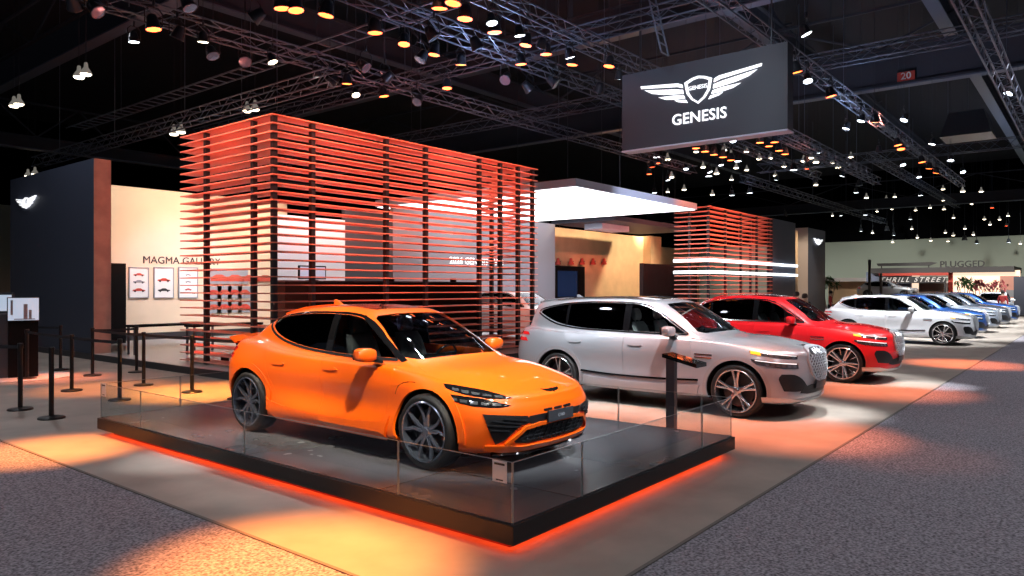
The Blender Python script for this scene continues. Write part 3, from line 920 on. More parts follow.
    return dict(rows=rows, fa=fa, ra=ra, arch=arch, wr=wr, dlo=sc(dlo, 1), shield=sc(sh, 0), shield_x=2.4*kx, backlight=sc(bl, 0), backlight_x=(4.0-.35*c)*kx,
                panels=[('door', sc(fdoor, 1), 1, -1.4, 1.4), ('door', sc(rdoor, 1), 1, -1.4, 1.4), ('hood', sc(hood, 2), 2, .88*kz, 1.6)],
                H=H, cab_w=.86*ky, cowl=1.33*kx, cab_end=(4.55-.4*c)*kx, belt=1.135*kz, seat_x=2.5*kx, body_w=.955*ky, L=L,
                glass=[(1.5*kx, 2.64*kx, 'c'), (2.62*kx, 4.5*kx, 't')], pillars=[(2.63*kx, .11), ((3.74-.12*c)*kx, .05)], spin=25, kx=kx, ky=ky, kz=kz, coupe=c)
# ------------------------------------------------------------------ materials of the place
mat('booth_floor', (.41, .355, .30), .55, noise=(1.6, .16, 9), bump=.08)
mat('carpet', (.30, .275, .305), .95, noise=(48, .75, 6), bump=.6)
mat('stage_floor', (.55, .53, .52), .22)
mat('stage_edge', (.03, .03, .035), .5)
mat('navy', (.045, .055, .085), .55)
mat('copper', (.50, .34, .27), .45, noise=(3, .15, 3))
mat('beige', (.72, .50, .30), .7, noise=(1.2, .10, 5))
mat('cream_wall', (.78, .63, .48), .7, noise=(.8, .06, 4))
mat('white_wall', (.78, .76, .76), .7)
mat('grey_wall', (.26, .26, .29), .6)
mat('dark_wall', (.05, .05, .055), .6)
mat('slat_red', (.80, .33, .25), .5)
mat('post_dark', (.018, .022, .032), .4)
mat('platform_dark', (.016, .014, .015), .5)
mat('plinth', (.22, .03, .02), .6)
mat('steel', (.10, .11, .13), .4, .7)
mat('truss_metal', (.15, .18, .25), .45, .5)
mat('beam', (.05, .056, .075), .8)
mat('ceiling', (.018, .020, .028), .9)
mat('hall_wall', (.40, .42, .36), .85)
mat('black', (.005, .005, .006), .6, spec=.15)
mat('lamp_body', (.05, .055, .07), .35, .5)
mat('led_red', (.9, .1, .03), .5, emit=(1, .085, .02), estr=9)
mat('led_white', (1, 1, 1), .5, emit=(.85, .92, 1), estr=2.6)
mat('canopy_light', (1, 1, 1), .5, emit=(.95, .97, 1), estr=2.2)
mat('canopy_rim', (.62, .66, .80), .5)
mat('sign_face', (.050, .060, .080), .55)
mat('sign_white', (.9, .9, .92), .5, emit=(.95, .97, 1), estr=.95)
mat('orange_lens', (1, .4, .1), .4, emit=(1, .22, .03), estr=4.5)
mat('red_lens', (1, .2, .1), .4, emit=(1, .10, .03), estr=9)
mat('white_lens', (1, 1, 1), .4, emit=(.80, .90, 1), estr=7)
mat('warm_lens', (1, .9, .7), .4, emit=(1, .86, .62), estr=7)
mat('dim_lens', (.14, .16, .22), .15, .7, emit=(.6, .7, 1), estr=.03)
mat('screen', (.4, .45, .5), .3, emit=(.55, .68, .85), estr=.55)
mat('screen_blue', (.01, .02, .05), .2, emit=(.03, .08, .25), estr=.12)
mat('orange_screen', (.8, .3, .1), .3, emit=(1, .32, .12), estr=.9)
mat('paper', (.8, .8, .8), .7)
mat('ink', (.03, .03, .035), .6)
mat('ink_red', (.55, .06, .04), .6)
mat('photo_grey', (.30, .32, .36), .5)
mat('photo_red', (.55, .09, .06), .5)
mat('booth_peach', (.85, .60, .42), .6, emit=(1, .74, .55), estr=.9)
mat('sunset', (.70, .35, .28), .6)
mat('skin', (.55, .34, .25), .6)
mat('hair', (.03, .02, .015), .7)
mat('cloth_black', (.02, .02, .025), .85)
mat('cloth_red', (.35, .03, .03), .85)
mat('cloth_blue', (.05, .08, .18), .85)
mat('cloth_grey', (.25, .25, .27), .85)
mat('leaf', (.05, .12, .03), .6)
mat('blossom', (.45, .10, .12), .6)
mat('rock', (.28, .27, .25), .8)

def tiles(name, col, rough, sx, sy, seam):
    m = mat(name, col, rough); nt = m.node_tree; b = nt.nodes['Principled BSDF']
    tc = nt.nodes.new('ShaderNodeTexCoord'); br = nt.nodes.new('ShaderNodeTexBrick'); br.offset = 0; br.inputs['Scale'].default_value = 1
    br.inputs['Brick Width'].default_value = sx; br.inputs['Row Height'].default_value = sy; br.inputs['Mortar Size'].default_value = .006; br.inputs['Mortar Smooth'].default_value = 0
    br.inputs['Color1'].default_value = (*col, 1); br.inputs['Color2'].default_value = (*[c*.85 for c in col], 1); br.inputs['Mortar'].default_value = (*seam, 1)
    nt.links.new(tc.outputs['Object'], br.inputs['Vector']); nt.links.new(br.outputs['Color'], b.inputs['Base Color'])
    n = nt.nodes.new('ShaderNodeTexNoise'); n.inputs['Scale'].default_value = 3; mp = nt.nodes.new('ShaderNodeMapRange'); mp.inputs[3].default_value = rough*.8; mp.inputs[4].default_value = rough*1.3
    nt.links.new(tc.outputs['Object'], n.inputs['Vector']); nt.links.new(n.outputs['Fac'], mp.inputs[0]); nt.links.new(mp.outputs[0], b.inputs['Roughness'])
    return m
tiles('platform_top', (.13, .125, .135), .24, 1.12, 1.96, (.01, .01, .01))

# ------------------------------------------------------------------ the setting
struct(MB().box(-25, 84, -45, 60, -.10, -.006).build('floor', MATS['carpet']), 'grey speckled carpet of the aisle round the booth')
struct(MB().box(3.05, 62, 2.38, 30, -.05, 0).build('floor_booth', MATS['booth_floor']), 'smooth beige grey booth floor under the cars')
struct(MB().box(3.022, 3.05, 2.352, 30, -.05, .003).box(3.022, 62, 2.352, 2.38, -.05, .003).build('trim_1', mat('floor_edging', (.20, .18, .16), .7)), 'dark thin edging between carpet and booth floor')
st = MB().box(7.95, 50, 11.9, 30, 0, .15)
struct(st.build('floor_stage', MATS['stage_floor']), 'raised pale glossy floor of the booth')
struct(MB().box(7.90, 7.95, 11.9, 30, 0, .152).box(7.90, 50, 11.85, 11.9, 0, .152).build('trim_2', MATS['stage_edge']), 'dark edge strip of the raised floor')
struct(MB().box(-25, 84, -45, 60, 13.5, 13.7).build('ceiling', MATS['ceiling']), 'black roof of the exhibition hall')
struct(MB().box(80, 80.4, -45, 60, 0, 13.5).build('wall_far', MATS['hall_wall']), 'far olive grey wall of the exhibition hall')
struct(MB().box(-25, 84, 58, 58.4, 0, 7.5).build('wall_back', MATS['hall_wall']), 'back wall of the exhibition hall')
struct(MB().box(-25, 84, 57.6, 58.0, 7.5, 13.5).box(79.6, 80, -45, 60, 6.6, 13.5).build('wall_upper', mat('void_black', (.003, .003, .004), 1.0, spec=0)), 'black upper part of the hall walls')

# winged emblem, one unit wide, as outlines in its own plane
def emblem_polys():
    sh_o = [(-.105,.070),(-.05,.095),(0,.105),(.05,.095),(.105,.070),(.09,-.015),(.052,-.072),(0,-.110),(-.052,-.072),(-.09,-.015)]
    sh_i = [(p[0]*.85, p[1]*.85-.001) for p in sh_o]
    sh_o = [(a*1.08, b) for a, b in sh_o]; polys = []
    n = len(sh_o)
    for i in range(n):
        j = (i+1) % n; polys.append([sh_o[i], sh_i[i], sh_i[j], sh_o[j]])
    half = [[(.132,.060),(.17,.076),(.50,.108),(.495,.088),(.18,.050),(.128,.034)],
            [(.126,.018),(.20,.034),(.465,.070),(.40,.032),(.30,.008),(.122,-.014)],
            [(.118,-.028),(.20,-.014),(.34,-.008),(.28,-.035),(.20,-.047),(.108,-.052)],
            [(.102,-.064),(.20,-.054),(.17,-.072),(.086,-.090)]]
    for h in half:
        polys.append(h); polys.append([(-a, b) for a, b in h][::-1])
    return polys
def emblem(name, width, m, origin, right, parent=None, depth=.02):
    V, F = [], []
    for p in emblem_polys():
        v, f = flat_prism([(a*width, b*width) for a, b in p], depth, origin, right)
        n = len(V); V += v; F += [tuple(i+n for i in x) for x in f]
    mb = MB().add(V, F)
    return mb.build(name, m, parent)

# ------------------------------------------------------------------ display platform with low glass
pl = thing('display_platform', 'low black platform with glossy tiled top, low glass rails and red glowing base', 'platform', (5.875, 6.505, 0))
px0, px1, py0, py1 = -1.955, 1.955, -3.365, 3.365
MB().box(px0, px1, py0, py1, .075, .212).build('slab', MATS['platform_dark'], pl, bevel=.004)
MB().box(px0+.03, px1-.03, py0+.03, py1-.03, .212, .22).build('deck', MATS['platform_top'], pl)
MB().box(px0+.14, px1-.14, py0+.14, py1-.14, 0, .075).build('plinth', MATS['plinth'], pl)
led = MB()
for a in ((px0+.10, px1-.10, py0+.10, py0+.125), (px0+.10, px1-.10, py1-.125, py1-.10), (px0+.10, px0+.125, py0+.125, py1-.125), (px1-.125, px1-.10, py0+.125, py1-.125)):
    led.box(a[0], a[1], a[2], a[3], .060, .074)
led.build('light_strip', MATS['led_red'], pl)
def glass_run(pts):
    for (ax, ay), (bx, by) in zip(pts[:-1], pts[1:]):
        dx, dy = bx-ax, by-ay; L = math.hypot(dx, dy); ux, uy = dx/L, dy/L
        m = MB(); g = .006; t = .005; nx, ny = -uy*t, ux*t
        a = (ax+ux*g, ay+uy*g); b = (bx-ux*g, by-uy*g)
        V = [(a[0]+nx, a[1]+ny, .212), (b[0]+nx, b[1]+ny, .212), (b[0]-nx, b[1]-ny, .212), (a[0]-nx, a[1]-ny, .212)]
        V += [(x, y, .64) for x, y, z in V]
        m.add(V, [(0,3,2,1),(4,5,6,7),(0,1,5,4),(1,2,6,5),(2,3,7,6),(3,0,4,7)])
        o = m.build('glass_panel', MATS['glass_panel'], pl)
        e = MB()
        for q in (a, b): e.box(q[0]-.003, q[0]+.003, q[1]-.003, q[1]+.003, .212, .642)
        e.bar((a[0], a[1], .642), (b[0], b[1], .642), .0035, 4)
        e.build('glass_edge', MATS['glass_rim'], o)
mat('glass_rim', (.35, .38, .38), .15, .2)
X0, X1, Y0, Y1 = px0+.03, px1-.03, py0+.03, py1-.03
off = 6.505
glass_run([(X0, Y1), (X0, 8.75-off), (X0, 6.54-off), (X0, 4.33-off), (X0, Y0)])
glass_run([(X0, Y0), (4.82-5.875, Y0), (7.04-5.875, Y0), (X1, Y0)])
glass_run([(X1, Y0), (X1, 3.52-off), (X1, 4.6-off), (X1, 6.6-off), (X1, 8.3-off), (X1, Y1)])
glass_run([(X1, Y1), (.6, Y1), (-.9, Y1), (X0, Y1)])
# cards on the glass
def card(px_, py_, z, w, h, face, label):
    o = thing('info_card', label, 'sign', (px_, py_, z))
    if face == 'x': MB().box(-.004, 0, -w/2, w/2, -h/2, h/2).build('card', MATS['paper'], o)
    else: MB().box(-w/2, w/2, -.004, 0, -h/2, h/2).build('card', MATS['paper'], o)
    if face == 'x': MB().box(-.0055, -.004, -w*.36, w*.36, h*.30, h*.40).box(-.0055, -.004, -w*.25, w*.25, -h*.42, -h*.36).build('printed_line', MATS['ink'], o)
    else: MB().box(-w*.36, w*.36, -.0055, -.004, h*.30, h*.40).box(-w*.25, w*.25, -.0055, -.004, -h*.42, -h*.36).build('printed_line', MATS['ink'], o)
card(3.943, 3.28, .565, .13, .15, 'x', 'small white card on the glass at the platform corner nearest the aisle')
card(3.943, 9.73, .575, .12, .16, 'x', 'small white card on the glass at the far end of the platform')

# ------------------------------------------------------------------ reading stand
ls = thing('lectern', 'dark steel reading stand with a sloping top behind the platform', 'lectern', (8.08, 4.03, 0))
MB().box(-.04, .04, -.055, .055, .0, 1.02).build('post', MATS['steel'], ls, bevel=.004)
MB().box(-.20, .20, -.20, .20, 0, .015).build('base_plate', MATS['steel'], ls, bevel=.003)
V = [(-.13,.06,1.02),(.15,.06,1.02),(.15,-.38,.92),(-.13,-.38,.92),(-.13,.06,1.065),(.15,.06,1.065),(.15,-.38,.965),(-.13,-.38,.965)]
MB().add(V, [(0,3,2,1),(4,5,6,7),(0,1,5,4),(1,2,6,5),(2,3,7,6),(3,0,4,7)]).build('reading_panel', MATS['gloss_black'], ls)

# ------------------------------------------------------------------ slatted towers
def slat_tower(name, label, x0, x1, y0, yl, yr, top, n, pitch, depth, posts, smat, th=.022):
    t = thing(name, label, 'slatted tower', (x0, y0, .15))
    W = x1-x0; DL = yl-y0; DR = yr-y0
    poly = [(0, 0), (W, 0), (W, DR), (W-depth, DR), (W-depth, depth), (depth, depth), (depth, DL), (0, DL)]
    pts, tris = fill2d(poly, 1e9)
    v, f = sheet([Vector((a, b, 0)) for a, b in pts], [Vector((0, 0, 1))]*len(pts), tris, 0, th)
    proto = MB().add(v, f).build('slat', smat, t)
    proto.location = (0, 0, top-.15)
    for k in range(1, n):
        c = proto.copy(); C.objects.link(c); c.parent = t; c.location = (0, 0, top-.15-k*pitch)
    for (a, b) in posts:
        MB().box(a-x0-.05, a-x0+.05, b-y0-.04, b-y0+.06, 0, top-.15-.03).build('post', MATS['post_dark'], t)
    return t
px_list = [on_y(p, 200, 12.93).x for p in (312.7, 386.6, 426, 479.7, 500.6, 518.4)]
tp = [(8.47, 12.94)] + [(x, 12.94) for x in px_list] + [(17.05, 12.94), (8.47, 15.55), (8.47, 13.66), (17.05, 14.5)]
slat_tower('slatted_tower', 'large red slatted tower of horizontal boards behind the orange car', 8.35, 17.17, 12.83, 16.53, on_x(486, 200, 17.17).y, 5.33, 31, .1705, .42, tp, MATS['slat_red'])
tp2 = [(29.40, 12.95), (29.40, 13.8), (31.2, 12.95), (33.0, 12.95), (35.0, 12.95), (36.7, 12.95), (36.7, 13.9)]
slat_tower('slatted_tower', 'smaller red slatted tower with two white light bands behind the red car', 29.28, 36.82, 12.83, 14.48, 14.48, 5.32, 27, .195, .30, tp2, MATS['slat_red'], th=.03)
MATS['slat_red']
# white light bands
lb = thing('light_band', 'upper white light band round the smaller slatted tower', 'light', (29.2, 12.7, 3.03))
MB().box(0, 11.15, 0, .05, -.06, .06).box(0, .05, .05, 1.78, -.06, .06).build('light_tube', MATS['led_white'], lb)
lb = thing('light_band', 'lower white light band round the smaller slatted tower', 'light', (29.2, 12.7, 2.53))
MB().box(0, 11.15, 0, .05, -.06, .06).box(0, .05, .05, 1.78, -.06, .06).build('light_tube', MATS['led_white'], lb)

# ------------------------------------------------------------------ booth walls (each a standing panel)
nw = thing('booth_wall', 'tall navy wall panel with a winged emblem and copper edge at far left', 'wall panel', (7.95, 24.0, .15))
yl = on_x(10.4, 180, 7.95).y; yr = on_x(93.7, 160, 7.95).y
MB().box(0, .42, yr-24, yl-24, 0, 5.05).build('panel', MATS['navy'], nw)
MB().box(.0, .42, yr-24-.012, yr-24, 0, 5.05).build('copper_edge', MATS['copper'], nw)
ec = on_x(27, 203, 7.93)
emblem('winged_emblem', 1.55, MATS['sign_white'], (-.02, ec.y-24, ec.z-.15), (0, -1, 0), nw, .05)
gw = thing('booth_wall', 'long cream wall with the gallery lettering and framed pictures', 'wall panel', (13, 24.5, .15))
MB().box(-4.3, 3.6, 0, .15, 0, 4.98).build('panel', MATS['cream_wall'], gw)
MB().box(-4.3, 3.6, -.03, 0, 0, .22).build('skirting', MATS['stage_edge'], gw)
t1 = on_y(148, 261, 24.5); t2 = on_y(210, 261.5, 24.5)
put_text('gallery_lettering', 'MAGMA GALLERY', .34, MATS['ink'], ((t1.x+t2.x)/2-13+.1, -.012, 2.62), (1, 0, 0), parent=gw, depth=.01)
bp = thing('booth_wall', 'narrow black partition beside the copper edged wall', 'wall panel', (9.75, 23.5, .15))
MB().box(-1.2, .42, 0, .12, 0, 2.46).build('panel', MATS['black'], bp)
ww = thing('booth_wall', 'white wall panel seen through the slats behind the black counter', 'wall panel', (14.2, 20, .15))
a = on_y(277, 250, 20).x; b = on_y(345, 250, 20).x; c_ = on_y(393, 250, 20).x; d_ = on_y(555, 250, 20).x
MB().box(a-14.2, b-14.2, 0, .15, 0, 4.0).build('panel', MATS['white_wall'], ww)
dw = thing('booth_wall', 'dark grey wall panel beside the white one behind the slats', 'wall panel', (b, 20.02, .15))
MB().box(0, c_-b, 0, .15, 0, 4.4).build('panel', MATS['dark_wall'], dw)
gy = thing('booth_wall', 'wide grey wall panel with white lettering behind the slats', 'wall panel', (c_, 20, .15))
MB().box(0, d_-c_, 0, .15, 0, 4.7).build('panel', MATS['grey_wall'], gy)
ta = on_y(443, 262, 20); tb = on_y(501, 262, 20)
put_text('white_lettering', '2026 GENESIS GV70', .39, MATS['sign_white'], ((ta.x+tb.x)/2+.25-c_, -.012, 2.78), (1, 0, 0), parent=gy, depth=.01)
be = thing('booth_wall', 'warm beige wall panel under the glowing canopy', 'wall panel', (30.5, 22, .15))
MB().box(.4, 9.8, 0, .3, 0, 4.85).box(9.8, 11.2, -.5, .3, 0, 4.9).build('panel', MATS['beige'], be)
be2 = thing('booth_wall', 'further beige wall panel behind the dark fluted screen', 'wall panel', (42, 25, .15))
MB().box(-3, 13, 0, .3, 0, 4.7).build('panel', MATS['beige'], be2)
nv = thing('booth_wall', 'navy wall panel right of the smaller slatted tower', 'wall panel', (36.86, 12.83, .15))
MB().box(0, 3.5, 0, .3, 0, 5.2).build('panel', MATS['navy'], nv)
pn = thing('booth_pylon', 'navy pylon with a winged emblem and beige side at the booth end', 'pylon', (42.54, 12.83, .15))
MB().box(0, 3.3, 0, 1.6, 0, 5.1).build('panel', MATS['navy'], pn)
MB().box(-.02, 0, .0, .9, 0, 5.1).build('side_panel', MATS['copper_pale'] if 'copper_pale' in MATS else mat('copper_pale', (.50, .42, .38), .6), pn)
ec = on_y(817, 242, 12.83); emblem('winged_emblem', 1.7, MATS['sign_white'], (ec.x-42.54, -.05, ec.z-.15), (1, 0, 0), pn, .05)
sb = thing('booth_wall', 'narrow lit beige panel beside the pylon', 'wall panel', (40.4, 12.95, .15))
MB().box(0, .75, 0, .2, 0, 4.85).build('panel', MATS['beige'], sb)
# dark fluted screen
fs = thing('fluted_screen', 'dark screen of upright battens below the beige walls', 'screen', (32.94, 18, .15))
m = MB().box(0, 6.4, .1, .2, 0, 2.95)
for k in range(46): m.box(.03+k*.139, .10+k*.139, 0, .1, 0, 2.95)
m.build('panel', MATS['brown_dark'] if 'brown_dark' in MATS else mat('brown_dark', (.035, .024, .026), .5), fs)
# hanging ornaments on a rail and dark screen on beige wall
md = thing('wall_display', 'dark blue screen in a black recess on the beige wall', 'screen', (on_y(570, 285, 21.9).x, 21.85, 2.0))
MB().box(-1.55, 1.35, 0, .12, -.85, 1.0).build('case', MATS['black'], md)
MB().box(-1.2, .6, -.012, 0, -.6, .75).build('display', MATS['screen_blue'], md)
for k, (px_, w_) in enumerate(((558, 0), (571, 0), (582, 0), (593, 0), (604, 0))):
    q = on_y(px_, 262, 21.8); o = thing('wall_ornament', '%s from the left of five small red ornaments on the beige wall' % ['first', 'second', 'third', 'fourth', 'last'][k], 'ornament', tuple(q), group='red ornaments on the beige wall')
    MB().lathe([(.001, .22), (.07, .19), (.09, .05), (.15, -.05), (.16, -.14), (.001, -.16)], n=12).build('body', MATS['ink_red'], o, smooth=40)
    MB().bar((.12, 0, -.02), (.26, 0, .06), .02).bar((0, .0, 0), (0, .2, 0), .015).build('bracket', MATS['steel'], o)

# glowing canopy
cn = thing('canopy', 'large glowing white canopy slab between the two slatted towers', 'canopy', (19.16, 12.83, 5.03))
MB().box(0, 8.84, 0, 9.5, .02, .27).build('rim', MATS['canopy_rim'], cn)
MB().box(.06, 8.78, .06, 9.44, -.005, .02).build('light_panel', MATS['canopy_light'], cn)
for x, y in ((1, 1), (7.8, 1), (4.4, 1), (1, 8.5), (7.8, 8.5)): MB().bar((x, y, .27), (x, y, 8.47), .012, 4).build('hanging_rod', MATS['steel'], cn)
# dark lintel behind it
dk = thing('ceiling_baffle', 'dark blue baffle hanging behind the glowing canopy', 'baffle', (30, 17, 4.9))
MB().box(-1.5, 7, 0, 3.5, 0, .22).build('panel', MATS['navy'], dk)
MB().box(-.6, 1.9, 1.2, 2.2, -.26, 0).build('light_box', MATS['canopy_rim'], dk)
for x in (-1, 6.5): MB().bar((x, 1, .22), (x, 1, 8.6), .012, 4).build('hanging_rod', MATS['steel'], dk)

# black counter behind the slats
ct = thing('counter', 'long black counter inside the large slatted tower', 'counter', (10.2, 14.6, .15))
a = on_y(285, 281, 14.6).x
MB().box(a-10.2, 16.6-10.2, 0, .5, 0, 1.84).build('front_panel', MATS['black'], ct)
MB().box(a-10.24, 16.64-10.2, -.03, .53, 1.84, 1.88).build('worktop', MATS['stage_edge'], ct)
q = on_y(308, 274, 15.0)
mo = thing('monitor', 'small monitor standing on the black counter', 'monitor', (q.x, 14.85, 2.03))
MB().box(-.36, .42, 0, .05, .03, .36).build('case', MATS['black'], mo, bevel=.006)
MB().box(-.33, .39, -.004, 0, .06, .33).build('display', MATS['screen'], mo)
MB().box(-.10, .14, -.08, .12, 0, .012).box(0, .04, .02, .05, 0, .06).build('stand', MATS['black'], mo)

# gallery pictures
def picture(px0_, py0_, px1_, py1_, label, rows, Y=24.45):
    a = on_y(px0_, py0_, Y); b = on_y(px1_, py1_, Y)
    o = thing('picture', label, 'picture', ((a.x+b.x)/2, Y+.04, (a.z+b.z)/2), group='framed pictures under the gallery lettering')
    w, h = (b.x-a.x)/2, (a.z-b.z)/2
    MB().box(-w, w, -.05, 0, -h, -h+.03).box(-w, w, -.05, 0, h-.03, h).box(-w, -w+.03, -.05, 0, -h+.03, h-.03).box(w-.03, w, -.05, 0, -h+.03, h-.03).build('frame', MATS['photo_grey'], o)
    MB().box(-w+.03, w-.03, -.03, 0, -h+.03, h-.03).build('print', MATS['paper'], o)
    for (cx, cz, s, m) in rows:
        q = MB(); s2 = s*w
        prof = [(-1,-.12),(-.95,.12),(-.55,.2),(-.25,.42),(.25,.42),(.55,.18),(.95,.08),(1,-.12)]
        v, f = flat_prism([(x*s2, z*s2*.8) for x, z in prof], .004, (cx*w, -.032, cz*h), (1, 0, 0)); q.add(v, f)
        q.build('drawing', MATS[m], o)
        for xx in (-.6, .6): MB().lathe([(.001, -.036), (s2*.17, -.036), (s2*.17, -.032)], (cx*w+xx*s2, 0, cz*h-.1*s2), 'y', 10).build('drawing', MATS['ink'], o)
picture(129, 267, 149, 298, 'framed print with three orange car drawings, nearest the black partition', [(0,.5,.55,'ink_red'),(0,.05,.6,'photo_grey'),(0,-.5,.65,'ink_red')])
picture(154, 267, 174, 298, 'framed print with a slim red car and a dark car below', [(0,.15,.65,'ink_red'),(0,-.5,.62,'ink')])
picture(178.5, 267, 198, 298, 'framed print with small grey car sketches, just inside the slats', [(0,.5,.3,'photo_grey'),(0,.05,.3,'photo_grey'),(0,-.45,.35,'ink_red'),(.55,-.7,.15,'ink')])
a = on_y(206, 268, 24.45); b = on_y(248, 284, 24.45)
o = thing('photo_panel', 'wide photo of red cars on the gallery wall behind the slats', 'picture', ((a.x+b.x)/2, 24.49, (a.z+b.z)/2))
w, h = (b.x-a.x)/2, (a.z-b.z)/2
MB().box(-w, w, -.04, 0, -h, h).build('print', MATS['photo_grey'], o)
q = MB()
for k in range(4):
    v, f = flat_prism([(x*.34, z*.34) for x, z in [(-1,-.3),(-.9,.1),(-.4,.4),(.3,.4),(.9,.1),(1,-.3)]], .006, (-w+.5+k*.62, -.041, -.08), (1, 0, 0)); q.add(v, f)
q.build('drawing', MATS['photo_red'], o)
for i in range(2):
    for j in range(4):
        o = thing('photo_panel', 'small square car photo, %s row, %s from the left, below the wide photo' % (['upper', 'lower'][i], ['first', 'second', 'third', 'fourth'][j]), 'picture', (a.x+.30+j*.68*(w*2/2.75), 24.49, b.z-.30-i*.52), group='small photos below the wide photo')
        MB().box(-.28, .28, -.035, 0, -.22, .22).build('print', MATS['photo_grey'], o)
        v, f = flat_prism([(x*.22, z*.22) for x, z in [(-1,-.3),(-.9,.1),(-.4,.5),(.3,.5),(.9,.1),(1,-.3)]], .006, (0, -.036, -.02), (1, 0, 0)); MB().add(v, f).build('drawing', MATS['photo_red' if (i+j) % 2 else 'ink_red'], o)
# low benches inside
def bench(x, y, lab, L=1.6, rz=0):
    o = thing('bench', lab, 'bench', (x, y, .15), rz)
    MB().box(-L/2, L/2, -.22, .22, .70, .76).build('top', MATS['black'], o)
    for sx in (-1, 1):
        for sy in (-1, 1): MB().box(sx*(L/2-.06)-.025, sx*(L/2-.06)+.025, sy*.18-.02, sy*.18+.02, 0, .70).build('leg', MATS['steel'], o)
q = on_z(172, 352, .15); bench(q.x, q.y, 'slim black high table left of the slats inside the booth', 2.2)
q = on_z(225, 352, .15); bench(q.x, q.y, 'slim black high table behind the tail of the orange car', 2.0)

# added lamps inside the towers that brighten the undersides of the slats
for k, (x, y, z, lab) in enumerate(((9.1, 15.9, .15, 'small black floor fill lamp added inside the left corner of the slatted tower'), (9.3, 13.7, .15, 'small black floor fill lamp added behind the front corner of the slatted tower'),
                                    (13.2, 14.75, 2.03, 'small black fill lamp added on the middle of the counter'), (15.6, 14.75, 2.03, 'small black fill lamp added on the right end of the counter'), (31.5, 14.3, .15, 'small black floor fill lamp added inside the smaller slatted tower'))):
    o = thing('added_uplight', lab, 'lamp', (x, y, z))
    MB().lathe([(.001, 0), (.09, 0), (.09, .10), (.075, .10), (.07, .06), (.001, .06)], n=16).build('housing', MATS['black'], o, smooth=40)
    MB().lathe([(.001, .085), (.07, .085), (.07, .088), (.001, .089)], n=16).build('lens', MATS['red_lens'], o)
    spot('slat_fill_light', (x, y, z+.12), (x+.01, y, 6), 420 if k < 4 else 900, (1, .26, .17), 150, .6, .08)
def poly_line_strip(car, name, pts, view, w, m, off=.003, th=.012, res=.05, n=5, closed=False, mirror=True, parent=None, w2=None):
    line = smooth_poly(pts, n, closed=False)
    return car.patch(name, strip_poly(line, w, w2), view, m, off=off, th=th, res=res, mirror=mirror, parent=parent)

def arch_trim(car, m, w=.05, off=.016, a0=-14, a1=194, th=.03):
    sp = car.spec
    for cx in (sp['fa'], sp['ra']):
        r = sp['arch']
        I = [(cx + (r-.004)*math.cos(R(a)), sp['wr'] + .015 + (r-.004)*math.sin(R(a))) for a in range(a0, a1, 6)]
        O = [(cx + (r+w)*math.cos(R(a)), sp['wr'] + .015 + (r+w)*math.sin(R(a))) for a in range(a0, a1, 6)]
        car.patch('wheel_arch_trim', I + O[::-1], 'side', m, off=off, th=th, res=.04)

def mirrors(car, x, z, y, m, s=1.0):
    for sg in (1, -1):
        b = MB(); c = Vector((car.x0 - x, sg*y, z)); n = 10; V = []
        prof = [(-.5, .45), (-.42, .8), (-.2, 1), (.1, 1), (.35, .85), (.5, .55)]
        for t, k in prof:
            for i in range(n):
                a = 2*math.pi*i/n
                ca, sa = math.cos(a), math.sin(a)
                ca = math.copysign(abs(ca)**.6, ca); sa = math.copysign(abs(sa)**.6, sa)
                V.append(c + Vector((.08*s*k*ca + .03*s*(1-k) - sg*0, sg*(t*.24*s + .12*s), .075*s*k*sa + .012*t)))
        F = [(i*n+k, i*n+(k+1) % n, (i+1)*n+(k+1) % n, (i+1)*n+k) for i in range(len(prof)-1) for k in range(n)] + [tuple(range(n))[::-1], tuple(range((len(prof)-1)*n, len(prof)*n))]
        b.add(V, F)
        o = b.build('side_mirror', m, car.root, smooth=50)
        g = MB(); g.box(c.x-.085*s, c.x-.078*s, min(c.y+sg*.03, c.y+sg*.20*s), max(c.y+sg*.03, c.y+sg*.20*s), c.z-.05*s, c.z+.055*s)
        g.build('mirror_glass', MATS['gloss_black'], o)
        a = MB(); a.add([(c.x+.07, sg*(y-.08), z-.10), (c.x-.07, sg*(y-.08), z-.10), (c.x-.04, sg*(y+.14), z-.055), (c.x+.05, sg*(y+.14), z-.055),
                         (c.x+.05, sg*(y-.08), z-.065), (c.x-.06, sg*(y-.08), z-.065), (c.x-.03, sg*(y+.14), z-.02), (c.x+.04, sg*(y+.14), z-.02)],
                        [(0,1,2,3),(4,5,6,7),(0,1,5,4),(1,2,6,5),(2,3,7,6),(3,0,4,7)])
        a.build('mirror_arm', MATS['gloss_black'], o)

def handles(car, xs, z, m):
    for x in xs:
        pl = smooth_poly([(x-.12, z), (x-.06, z+.022), (x+.08, z+.02), (x+.12, z+.002), (x+.06, z-.018), (x-.08, z-.016)], 3)
        car.patch('door_handle', pl, 'side', m, off=.018, th=.022, res=.03)

def plate(car, z, txt, x, w=.42, h=.11, y=0, tilt=0):
    b = MB().box(car.x0-x, car.x0-x+.018, y-w/2, y+w/2, z-h/2, z+h/2)
    o = b.build('number_plate', MATS['plate'], car.root, bevel=.003)
    put_text('plate_lettering', txt, h*.42, MATS['plate_text'], (car.x0-x+.019, y, z-.004), (0, 1, 0), parent=o, depth=.001)

